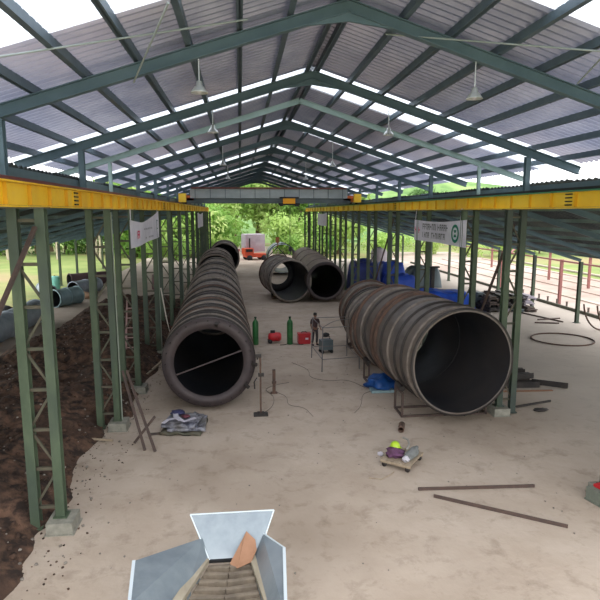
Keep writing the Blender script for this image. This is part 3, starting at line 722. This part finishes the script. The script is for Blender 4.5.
b = MB(); pts=[(-.28,9.1,.89),(-.15,9.0,.86),(.1,9.1,.9),(.2,9.3,1.0),(.18,9.42,1.12),(.02,9.5,1.25),(-.05,9.42,1.15)]; sheet(b,pts,.01); tag(b.build('cardboard_scrap', CARD),'torn orange-brown cardboard piece in the back corner of the hopper','cardboard')

# ------------------------------------------------------------------ banners
def strokes(mb, u0,u1,z0,z1,n,seed,PL):
    rnd = random.Random(seed); w=(u1-u0)/n
    for k in range(n):
        a=u0+w*k; 
        if rnd.random()<.1: continue
        mb.add([PL(a+w*.08,z0),PL(a+w*.3,z0),PL(a+w*.3,z1),PL(a+w*.08,z1)],[(0,1,2,3)])
        if rnd.random()<.7: mb.add([PL(a+w*.3,z1-.06),PL(a+w*.85,z1-.06),PL(a+w*.85,z1),PL(a+w*.3,z1)],[(0,1,2,3)])
        if rnd.random()<.7: mb.add([PL(a+w*.3,(z0+z1)/2-.03),PL(a+w*.8,(z0+z1)/2-.03),PL(a+w*.8,(z0+z1)/2+.03),PL(a+w*.3,(z0+z1)/2+.03)],[(0,1,2,3)])
        if rnd.random()<.6: mb.add([PL(a+w*.65,z0),PL(a+w*.87,z0),PL(a+w*.87,z1),PL(a+w*.65,z1)],[(0,1,2,3)])
t = thing('hanging_banner','white banner with grey lettering and green emblem on the right columns','banner',(8.86,25.0,5.6))
n=24; b=MB(); vs=[]
def bz(u):  # u 0 (far) .. 1 (near)
    return 1.03+.07*u-.10*math.sin(PI*u), 0.0-.0*u + .03*math.sin(PI*u)
yf,yn = 3.15,-3.55
for i in range(n+1):
    u=i/n; y=yf+(yn-yf)*u; zt,zb=bz(u); x=-.02*math.sin(u*9); vs += [(x,y,zb),(x,y,zt),(x+.012,y,zb),(x+.012,y,zt)]
b.add(vs,[(4*i,4*i+1,4*i+5,4*i+4) for i in range(n)]+[(4*i+2,4*i+6,4*i+7,4*i+3) for i in range(n)],0,True); b.build('cloth', WHITE, t)
PLr = lambda u,z: (-.045, yf+(yn-yf)*u, z)
b=MB(); strokes(b,.21,.72,.58,.86,13,3,PLr); strokes(b,.21,.67,.2,.46,12,5,PLr); b.build('grey_lettering', GTXT, t)
b=MB(); strokes(b,.03,.16,.38,.68,3,8,PLr); b.build('red_logo', RTXT, t)
b=MB()
for k in range(32):
    a0=2*PI*k/32; a1=2*PI*(k+1)/32; q=lambda a,r:(-.045, yf+(yn-yf)*(.84+ .062*r*math.cos(a)), .52+.38*r*math.sin(a))
    b.add([q(a0,1),q(a1,1),q(a1,.68),q(a0,.68)],[(0,1,2,3)])
for k in range(12):
    a0=PI*k/12; q2=lambda a,r,s:(-.045, yf+(yn-yf)*(.84+s*.03*r*math.cos(a)), .52+ .1*s + .14*r*math.sin(a))
b.add([q(2.4,.55),q(.8,.55),q(.6,.25),q(2.7,.1)],[(0,1,2,3)]); b.add([q(-.7,.55),q(-2.3,.55),q(-2.6,.25),q(-.4,.1)],[(0,1,2,3)])
b.build('green_emblem', GEMB, t)
for u in (.02,.9):
    y=yf+(yn-yf)*u; b=MB(); b.tube([(0,y,1.05),(0.05,y,1.55)],.015,6); b.build('tie', WHITE, t)
t = thing('hanging_banner','crumpled white banner with pink mark tied on the left columns','banner',(-3.92,24.3,5.5))
b=MB(); vs=[]; yn,yf2=-3.5,3.3; n=24
for i in range(n+1):
    u=i/n; y=yn+(yf2-yn)*u; zt=1.22+.35*u-.28*math.sin(PI*u); zb=.2+.12*u*u; x=.05*math.sin(u*8); vs+=[(x,y,zb),(x,y,zt),(x-.012,y,zb),(x-.012,y,zt)]
b.add(vs,[(4*i,4*i+1,4*i+5,4*i+4) for i in range(n)]+[(4*i+2,4*i+6,4*i+7,4*i+3) for i in range(n)],0,True); b.build('cloth', WHITE, t)
PLl=lambda u,z:(.07,yn+(yf2-yn)*u,z)
b=MB(); strokes(b,.14,.32,.5,.8,2,4,PLl); b.build('pink_logo', RTXT, t)
b=MB(); strokes(b,.36,.75,.78,.86,6,2,PLl); strokes(b,.4,.72,.42,.5,5,6,PLl); b.build('faint_lettering', mat('faint_print',(180,176,184),None), t)
b=MB(); strokes(b,.87,.93,.35,1.15,1,9,PLl); b.build('dark_lettering', mat('dark_print',(70,100,96),None), t)
for y in (-3.4,3.2):
    b=MB(); b.tube([(0,y,1.2),(0,y,1.6)],.015,6); b.build('tie', WHITE, t)
for lab,x,ya,yb in (('small white banner far down the left columns',-3.9,53,60),('small white banner far down the right columns',8.85,57.8,64.6)):
    b=MB(); vs=[]; 
    for i in range(9):
        u=i/8; vs+=[(x+.03*math.sin(u*9),ya+(yb-ya)*u,5.55),(x+.03*math.sin(u*9),ya+(yb-ya)*u,6.95-.15*math.sin(PI*u)),(x+.02+.03*math.sin(u*9),ya+(yb-ya)*u,5.55),(x+.02+.03*math.sin(u*9),ya+(yb-ya)*u,6.95-.15*math.sin(PI*u))]
    b.add(vs,[(4*i,4*i+1,4*i+5,4*i+4) for i in range(8)]+[(4*i+2,4*i+6,4*i+7,4*i+3) for i in range(8)],0,True); tag(b.build('hanging_banner', WHITE),lab,'banner')

# ------------------------------------------------------------------ person
def skin(name, nodes, edges, m, parent=None, root=0, lv=2):
    me = bpy.data.meshes.new(name); bm = bmesh.new(); lay = bm.verts.layers.skin.verify(); vs=[]
    for i,(p,r) in enumerate(nodes):
        v = bm.verts.new(p); rr = r if isinstance(r,tuple) else (r,r); v[lay].radius = rr; v[lay].use_root = (i==root); vs.append(v)
    for a_,b_ in edges: bm.edges.new((vs[a_],vs[b_]))
    bm.to_mesh(me); bm.free(); me.materials.append(m)
    o = bpy.data.objects.new(name, me); C.objects.link(o)
    o.modifiers.new('skin','SKIN').use_smooth_shade = True; s = o.modifiers.new('sub','SUBSURF'); s.levels = lv; s.render_levels = lv
    if parent: o.parent = parent
    return o
t = thing('person','person standing in dark clothing beside the pipe trestle, arms low','person',(3.85,28.9,0),.35)
N=[((0,0,.92),(.13,.1)),((0,0,1.12),(.12,.09)),((0,.01,1.32),(.15,.1)),((0,0,1.43),(.07,.06)),((0,-.02,1.5),(.05,.05)),((0,-.03,1.57),(.075,.085)),((0,-.02,1.66),(.07,.085)),
   ((.09,0,.86),(.08,.08)),((.11,-.03,.48),(.055,.055)),((.12,.02,.1),(.04,.04)),((.13,-.14,.04),(.04,.03)),
   ((-.09,0,.86),(.08,.08)),((-.12,-.01,.48),(.055,.055)),((-.14,.05,.1),(.04,.04)),((-.15,-.1,.04),(.04,.03)),
   ((.18,.01,1.38),(.055,.055)),((.25,-.02,1.12),(.042,.042)),((.22,-.2,.93),(.03,.03)),((.21,-.28,.9),(.04,.02)),
   ((-.18,.01,1.38),(.055,.055)),((-.24,.02,1.1),(.042,.042)),((-.22,-.12,.88),(.03,.03)),((-.21,-.19,.83),(.04,.02))]
Ed=[(0,1),(1,2),(2,3),(3,4),(4,5),(5,6),(0,7),(7,8),(8,9),(9,10),(0,11),(11,12),(12,13),(13,14),(2,15),(15,16),(16,17),(17,18),(2,19),(19,20),(20,21),(21,22)]
for h,s in ((18,1),(22,-1)):
    hp=V(N[h][0])
    for k in range(4):
        p1=hp+V(((-.028+.019*k),-.045,-.02)); p2=p1+V((0,-.03 - .006*(k in (1,2)),-.03)); i=len(N); N+= [(tuple(p1),.009),(tuple(p2),.008)]; Ed += [(h,i),(i,i+1)]
    p1=hp+V((-s*.045,-.01,-.005)); p2=p1+V((-s*.015,-.03,-.015)); i=len(N); N+=[(tuple(p1),.01),(tuple(p2),.008)]; Ed+=[(h,i),(i,i+1)]
body = skin('body',N,Ed,SKIN,t)
skin('shirt',[((0,0,.9),(.15,.115)),((0,0,1.12),(.14,.11)),((0,.01,1.33),(.17,.12)),((0,0,1.42),(.09,.08)),((.19,.01,1.38),(.07,.07)),((.245,-.01,1.18),(.06,.06)),((-.19,.01,1.38),(.07,.07)),((-.235,.015,1.16),(.06,.06))],[(0,1),(1,2),(2,3),(2,4),(4,5),(2,6),(6,7)],SHIRT,t)
skin('trousers',[((0,0,.95),(.145,.115)),((.09,0,.84),(.095,.095)),((.11,-.03,.48),(.07,.07)),((.12,.02,.12),(.06,.06)),((-.09,0,.84),(.095,.095)),((-.12,-.01,.48),(.07,.07)),((-.14,.05,.12),(.06,.06))],[(0,1),(1,2),(2,3),(0,4),(4,5),(5,6)],PANTS,t)
for x,y in ((.13,-.06),(-.145,-.03)):
    b=MB(); b.blob((x,y,.045),(.055,.14,.05),2,.1,8,0,flat=-.044); b.build('shoe',BLACK,t)
b=MB(); b.blob((0,.0,1.68),(.095,.11,.09),3,.08,10); b.build('hair',HAIR,t)
b=MB(); b.blob((0,-.125,1.6),(.014,.022,.022),1,0,6); b.build('nose',SKIN,t)
for s in (-1,1):
    b=MB(); b.blob((s*.032,-.108,1.63),(.012,.01,.008),1,0,5); b.build('eye',BLACK,t)
    b=MB(); b.blob((s*.085,-.02,1.61),(.012,.022,.032),1,0,6); b.build('ear',SKIN,t)
b=MB(); b.blob((0,-.112,1.555),(.026,.01,.007),1,0,5); b.build('mouth',mat('lip',(110,60,54),None),t)

# ------------------------------------------------------------------ yard, left
def yard_drum(x,y,r,L,rz,m,label,inner=INNER):
    t = thing('yard_drum',label,'drum',(x,y,-.04),rz,'drums lying in the left yard')
    b=MB(); b.lathe([(r,0),(r,L)],'y',40,(0,0,r),0); b.lathe([(r-.04,L),(r-.04,0)],'y',40,(0,0,r),1); b.lathe([(r-.04,0),(r,0)],'y',40,(0,0,r),0); b.lathe([(r,L),(r-.04,L)],'y',40,(0,0,r),0); b.build('shell',[m,inner],t)
    for y_ in (.06,L/2,L-.06):
        b=MB(); b.lathe([(r,y_-.05),(r+.05,y_-.05),(r+.05,y_+.05),(r,y_+.05)],'y',40,(0,0,r)); b.build('flange',m,t)
yard_drum(-13.35,28.6,.74,8.6,-.02,GREYB,'long blue-grey drum lying in the yard at the left edge')
yard_drum(-13.9,43.0,.66,2.4,-.5,TEAL,'teal-grey open drum lying beyond the soil heap')
yard_drum(-14.2,49.0,.6,3.2,-.4,GREYB,'grey drum lying behind the teal drum')
yard_drum(-15.6,47.5,.55,3.0,.5,GREYB,'smaller grey drum behind the teal drum on its left')
yard_drum(-16.4,55.5,.6,4.0,-.9,mat('dark_maroon_drum',(84,64,68),None),'dark maroon drum at the back of the left yard')
t = thing('plastic_barrel','pale turquoise barrel standing behind the yard drums','barrel',(-17.0,53.2,-.2))
b=MB(); b.lathe([(0,0),(.4,0),(.42,.1),(.44,.6),(.42,.7),(.44,.8),(.42,1.3),(.36,1.4),(0,1.42)],'z',24); b.build('body',mat('turquoise',(140,214,200),None),t)
b=MB(); b.lathe([(.0,1.42),(.06,1.42),(.06,1.47),(0,1.47)],'z',12); b.build('bung',BLACK,t)
for k,(x,y,r,lab) in enumerate(((-15.1,46.6,(.7,.5,.5),'dark maroon sack heap beside the teal drum'),(-12.9,47.4,(.5,.4,.35),'orange-beige sack at the mouth of the grey yard drum'),(-16.6,40.5,(.9,.6,.45),'dark tarp heap left of the long blue-grey drum'))):
    b=MB(); b.blob((0,0,0),r,k+2,.4,10,0,flat=-r[2]*.7); o=b.build('covered_heap',(mat('maroon2',(92,70,76),None),mat('beige_sack',(206,170,140),None),BLACK)[k]); o.location=(x,y,r[2]*.7-(.04 if x>-14.2 else .24)); tag(o,lab,'heap')
b=MB(); b.blob((0,0,0),(.5,1.4,.9),8,.3,10,0,flat=-.8); o=b.build('covered_machine',mat('maroon3',(96,56,60),(70,44,48),3,.7)); o.location=(-7.6,52,.77); tag(o,'maroon covered machine seen between the left columns','machine')

# yard, right: blue tarps, scrap
def tarpstack(x,y,w,d,h,label,m,rz=0,seed=1):
    t=thing('tarp_covered_stack',label,'tarp stack',(x,y,0),rz); n=16; b=MB(); vs=[]
    for j in range(n+1):
        for i in range(n+1):
            u=i/n-.5; v=j/n-.5; e=min(1,(.5-abs(u))*9)*min(1,(.5-abs(v))*9)
            vs.append((u*w*(1+.05*(1-e)),v*d*(1+.05*(1-e)),.01+max(0,h*max(e,0)**.4*(1+.18*noise.noise(V((u*4+seed,v*4,seed)))))*(1 if e>0 else 0)))
    b.add(vs,[(j*(n+1)+i,j*(n+1)+i+1,(j+1)*(n+1)+i+1,(j+1)*(n+1)+i) for j in range(n) for i in range(n)],0,True); b.build('tarp',m,t)
    b=MB(); b.box((0,0,h*.35),(w*.7,d*.7,h*.6)); b.build('load',SCRAP,t)
tarpstack(11.2,50.5,2.6,3.0,2.5,'tall blue tarp-covered stack behind the long brown drum',BLUED,0,1)
tarpstack(14.0,51.5,2.3,3.0,2.3,'second tall blue tarp-covered stack, to the right',BLUE,0,4)
tarpstack(13.4,46.2,2.4,2.6,1.7,'blue tarp-covered stack beside the right lattice columns',BLUE,.1,6)
tarpstack(15.0,40.6,4.6,3.2,1.15,'low spread blue tarp over material right of the columns',mat('bright_blue2',(36,92,208),(26,66,170),1.5,.45,bump=.6,bscale=3),-.25,9)
tarpstack(17.2,52,3.0,3,1.8,'grey covered stack beyond the blue tarps',GRDD,0,12)
rnd=random.Random(5)
for k in range(30):
    lay = 0 if k < 13 else (1 if k < 23 else 2); q = k-(0,13,23)[lay]
    x = 17.6+(q%4)*.95+lay*.3+rnd.uniform(-.1,.1); y = 38.2+(q//4)*1.9+lay*.5+rnd.uniform(-.2,.2); L=rnd.uniform(1.7,2.2)
    b=MB(); b.box((0,0,.17),(.75,L,.06)); b.box((-.3,0,.07),(.12,L*.9,.14)); b.box((.3,0,.07),(.12,L*.9,.14)); b.box((0,0,.26),(.5,L*.8,.1))
    o=b.build('scrap_plate',(RING,LILAC,GRDD,SCRAP,RING)[k%5]); o.location=(x,y,.32*lay); o.rotation_euler=(0,0,rnd.uniform(-.12,.12))
    tag(o,'steel offcut in the heaped scrap under the right lean-to','scrap','offcuts in the right scrap heap')
for k in range(16):
    x=rnd.uniform(16.4,17.8); y=rnd.uniform(57.5,59.5); L=rnd.uniform(1.5,3); b=MB(); b.bar((-L/2,0,0),(L/2,0,.03),.3,.12)
    o=b.build('scrap_plate',(RING,LILAC,SCRAP)[k%3]); o.location=(x,y,.07+.11*(k//3)); o.rotation_euler=(0,0,rnd.uniform(-.6,.6)); tag(o,'offcut in the scrap heap behind the blue tarps','scrap','offcuts in the far right scrap heap')
t = thing('steel_bench_post','dark T-shaped steel post between the scrap and blue tarp','post',(16.0,45.5,0))
b=MB(); b.bar((0,0,0),(0,0,2.4),.3,.3); b.box((0,0,2.45),(1.1,.4,.12)); b.build('upright',RING,t)
t = thing('pale_water_tank','pale grey tank standing beyond the right columns','tank',(18.0,72.0,0))
b=MB(); b.lathe([(0,0),(1.0,0),(1.05,.1),(1.05,1.9),(.9,2.2),(.3,2.4),(0,2.4)],'z',28); b.build('body',LILAC,t); b=MB(); b.lathe([(.3,2.38),(.3,2.5),(0,2.52)],'z',16); b.build('lid',GRDD,t)
# red frame outside
t = thing('red_pipe_frame','long red-oxide steel frame of posts and rails in the right yard','frame',(24.6,40.8,-.2))
for y in (-10,0,10,20,30):
    b=MB(); b.bar((0,y,0),(0,y,3.6),.2,.2); b.build('post',REDP,t)
for z,x in ((3.35,0),(3.0,.0)):
    pass
b=MB(); b.bar((0,-12,3.5),(0,32,3.5),.12,.12); b.build('rail',REDP,t)
t = thing('red_pipe_frame','farther red-oxide frame behind the first in the right yard','frame',(33,57,-.2))
for y in (-14,-7,0,7,14):
    b=MB(); b.bar((0,y,0),(0,y,3.0),.2,.2); b.build('post',REDP,t)
b=MB(); b.bar((0,-22,3.0),(0,18,3.0),.14,.14); b.build('rail',REDP,t)
b=MB(); b.bar((-6,-3,3.1),(0,6,3.9),.14,.14); b.build('diagonal',REDP,t)
for k in range(11):
    b=MB(); b.bar((0,0,0),(0,0,.6),.1,.1); b.box((0,0,.62),(.16,.1,.04)); o=b.build('low_stake',mat('stake',(96,84,76),None)); o.location=(24.0+.02*k,33.5+1.35*k,-.21)
    tag(o,'low dark stake in the row along the right kerb','stake','stakes along the right kerb')
for k in range(5):
    b=MB(); b.bar((28+3.2*k,28,-.19),(28+3.2*k,84,-.19),.5,.16); tag(b.build('ground_ridge',(TRACK,DIRT)[k%2]),'long low ridge of dirt in the right yard, %s from the kerb' % nth(k),'ridge','dirt ridges in the right yard')

# red truck
t = thing('red_truck','small red truck with a lilac box body at the end of the dirt road','truck',(2.1,84,-.08),.25)
b=MB(); b.box((0,0,.75),(3.2,2.2,.5)); b.box((-1.1,0,1.35),(1.3,2.0,.9)); b.build('chassis_and_cab',mat('truck_red',(206,80,50),None,rough=.4),t)
b=MB(); b.box((.3,2.0,2.5),(3.0,2.6,2.6)); b.build('box_body',LILAC,t)
b=MB(); b.box((-1.1,-1.02,1.5),(1.0,.04,.4)); b.build('windscreen',BLACK,t)
for x in (-1.1,1.1):
    for y in (-1.05,1.05):
        b=MB(); b.lathe([(0,-.12),(.42,-.12),(.42,.12),(0,.12)],'y',20,(x,y,.42)); b.build('wheel',BLACK,t)
b=MB(); b.box((-.6,.64,2.3),(.14,.12,1.8)); b.build('door_gap',BLACK,t)
for k,(x,y,z,s) in enumerate(((-1.0,95,0,1),(-.3,90,0,.8))):
    t2=thing('site_marker','small pale marker post beside the dirt road, %s one' % ('farther','nearer')[k],'marker',(x,y,-.08)); b=MB(); b.bar((0,0,0),(0,0,1.4*s),.12,.12); b.box((0,0,1.4*s),(.5,.08,.3)); b.build('post',REDP,t2)

# ------------------------------------------------------------------ trees
def tree_meshes(seed, kind):
    rnd=random.Random(seed); tr=MB(); h=9
    if kind=='round':
        tr.tube([(0,0,0),(.1,.1,2.5),(-.1,.2,5),(0,0,7.5)],[.3,.24,.17,.06],8)
        blobs=[]
        for k in range(8):
            a=rnd.uniform(0,2*PI); r=rnd.uniform(.6,2.6); z=rnd.uniform(3.2,8.2); blobs.append((V((r*math.cos(a),r*math.sin(a),z)),rnd.uniform(1.3,2.1)))
            tr.tube([(0,0,z*.55),(r*.5*math.cos(a),r*.5*math.sin(a),z*.8),(r*math.cos(a),r*math.sin(a),z)],[.1,.07,.03],6)
        blobs.append((V((0,0,8)),1.9))
    elif kind=='slim':
        tr.tube([(0,0,0),(.15,0,2.5),(.05,.1,5),(.2,0,8)],[.17,.14,.1,.04],8)
        blobs=[]
        for k in range(6):
            a=rnd.uniform(0,2*PI); r=rnd.uniform(.3,1.5); z=rnd.uniform(5.6,8.8); blobs.append((V((r*math.cos(a),r*math.sin(a),z)),rnd.uniform(.9,1.4)))
            tr.tube([(0.1,0,z*.65),(r*math.cos(a),r*math.sin(a),z)],[.06,.02],6)
    else:
        tr.tube([(0,0,0),(0,0,1.5)],[.12,.05],6); blobs=[(V((rnd.uniform(-1.3,1.3),rnd.uniform(-.8,.8),rnd.uniform(.7,1.9))),rnd.uniform(.8,1.2)) for k in range(6)]
    lf=MB(); per={'round':520,'slim':300,'bush':300}[kind]; ls={'round':.24,'slim':.16,'bush':.13}[kind]
    for c,r in blobs:
        for k in range(per):
            d=V((rnd.gauss(0,1),rnd.gauss(0,1),rnd.gauss(0,1))).normalized(); p=c+d*r*(rnd.random()**.35)
            a=V((rnd.gauss(0,1),rnd.gauss(0,1),rnd.gauss(0,1))).normalized(); bb=a.cross(d+V((.01,.02,.03))).normalized(); s=ls*rnd.uniform(.6,1.4)
            lf.add([p-a*s,p+bb*s*.55,p+a*s,p-bb*s*.55],[(0,1,2,3)])
    return tr,lf
PROT={}
def tree(kind,x,y,z,s,leaf,label,group,bark=BARK,seed=0):
    key=(kind,seed%3,leaf.name)
    if key not in PROT:
        tr,lf=tree_meshes(seed%3+{'round':0,'slim':10,'bush':20}[kind],kind)
        t=thing({'round':'broadleaf_tree','slim':'slender_tree','bush':'leafy_bush'}[kind],label,'bush' if kind=='bush' else 'tree'); tr.build('trunk',bark,t); lf.build('crown',leaf,t); PROT[key]=t; o=t
    else: o=copy_tree(PROT[key])
    o.location=(x,y,z); o.rotation_euler=(0,0,random.uniform(0,6)); o.scale=(s,s,s); o['label']=label; o['group']=group
rnd=random.Random(11)
# behind the far end of the hall
k=0
far=[(-13,100,1.15),(-8,97,1.05),(-4.5,104,1.35),(-1,110,1.5),(3.5,114,1.7),(8,112,1.6),(12.5,108,1.5),(17,112,1.45),(-19,104,1.2),(-2,128,2.1),(4,132,2.3),(10,130,2.2),(17,128,2.0),(-9,126,2.0),(-17,122,1.9),(23,124,1.8),(-26,116,1.6)]
for x,y,s in far:
    lf=LEAFS[1] if y>120 else LEAFS[(0,1,1)[k%3]]
    where='left' if x<-3 else ('right' if x>6 else 'middle')
    tree('round',x,y,-.25,s,lf,'%s green broadleaf tree behind the open far end, %s side' % ('tall pale' if y>120 else 'bushy', where),'trees behind the far end',seed=k); k+=1
for x,y in ((-7.5,88),(-5.2,90),(-3.2,93),(-9.5,85),(-11.5,83),(9.5,92),(11.5,90),(14,92),(-2.6,100),(7.4,96)):
    tree('bush',x,y,-.25,1.3,LEAFS[k%2],'low leafy bush at the roadside beyond the hall, %s of the road' % ('left' if x<2 else 'right'),'bushes beside the dirt road',seed=k); k+=1
for x,y,sc_ in ((-13.5,92,3.0),(-10,94,3.4),(-6.5,92.5,3.0),(-3.6,96,3.1),(8.5,97,2.6),(12.5,98,2.8),(17,97,3.0),(-17,94,3.0)):
    tree('bush',x,y,-.25,sc_,LEAFS[k%2],'large rounded green bush mass behind the far end, %s of the road' % ('left' if x<2 else 'right'),'large bushes behind the far end',seed=k); k+=1
for j in range(15):
    tree('bush',-78+4.3*j,101+2*(j%2),-.25,2.7,LEAFS[(2,0)[j%2]],'dense dark bush in the hedge line beyond the left grass field','hedge beyond the left field',seed=k); k+=1
# left background
for j in range(17):
    x=-66+3.4*j+rnd.uniform(-1,1); y=rnd.uniform(84,98)
    tree('slim',x,y,-.25,rnd.uniform(.95,1.3),LEAFS[(0,2)[j%2]],'slender pale-trunked tree beyond the left grass field','slender trees along the left field',BARKP,seed=k); k+=1
for j in range(12):
    x=-95+7.5*j; tree('round',x,rnd.uniform(108,122),-.25,rnd.uniform(1.1,1.5),LEAFS[(2,0)[j%2]],'dense green tree in the wood behind the left field','trees of the left wood',seed=k); k+=1
# right background
for j in range(16):
    x=26+6.6*j; tree('round',x,rnd.uniform(112,128),-.32,rnd.uniform(.9,1.3),LEAFS[(1,0,2)[j%3]],'green tree in the wood behind the right yard','trees of the right wood',seed=k); k+=1
for j in range(10):
    x=22+5.2*j; tree('bush',x,rnd.uniform(88,96),-.32,1.5,LEAFS[1],'round bush at the edge of the right field','bushes along the right field',seed=k); k+=1
# ground climbing behind trees
m=MB(); n=40; vs=[]
for j in range(12):
    for i in range(n+1):
        x=-190+400*i/n; y=134+j*7; vs.append((x,y,-.3+ (j*1.5)*(1+.35*noise.noise(V((x*.02,j*.2,0))))))
m.add(vs,[(j*(n+1)+i,j*(n+1)+i+1,(j+1)*(n+1)+i+1,(j+1)*(n+1)+i) for j in range(11) for i in range(n)],0,True)
struct(m.build('wooded_hill',mat('far_woods',(112,146,80),(84,118,62),.25,.95,c3=(146,172,104),bump=1,bscale=.8)))

# ------------------------------------------------------------------ world, light, camera
w = bpy.data.worlds.new('overcast'); bpy.context.scene.world = w; w.use_nodes = True
nt = w.node_tree; n = nt.nodes; n.clear(); o = n.new('ShaderNodeOutputWorld'); bg = n.new('ShaderNodeBackground')
tc = n.new('ShaderNodeTexCoord'); sp_ = n.new('ShaderNodeSeparateXYZ'); rp = n.new('ShaderNodeValToRGB')
nt.links.new(tc.outputs['Generated'], sp_.inputs[0]); nt.links.new(sp_.outputs['Z'], rp.inputs['Fac'])
rp.color_ramp.elements[0].position = 0; rp.color_ramp.elements[0].color = (.86,.88,.88,1)
rp.color_ramp.elements[1].position = .7; rp.color_ramp.elements[1].color = (.97,.97,1,1)
nt.links.new(rp.outputs['Color'], bg.inputs['Color']); bg.inputs['Strength'].default_value = 2.3
nt.links.new(bg.outputs[0], o.inputs[0])
sun = bpy.data.lights.new('hazy_sun','SUN'); sun.energy = .8; sun.angle = math.radians(30); so = bpy.data.objects.new('hazy_sun', sun); C.objects.link(so); so.rotation_euler = (math.radians(35), math.radians(20), 0)

cam = bpy.data.cameras.new('camera'); co = bpy.data.objects.new('camera', cam); C.objects.link(co)
cam.sensor_width = 36; cam.lens = 36*561/600; cam.clip_end = 600
co.location = (0,0,7); co.rotation_euler = (math.radians(90-8.9), 0, math.radians(-6.03))
sc = bpy.context.scene; sc.camera = co
sc.view_settings.view_transform = 'Standard'; sc.view_settings.exposure = .35
sc.view_settings.look = 'None'
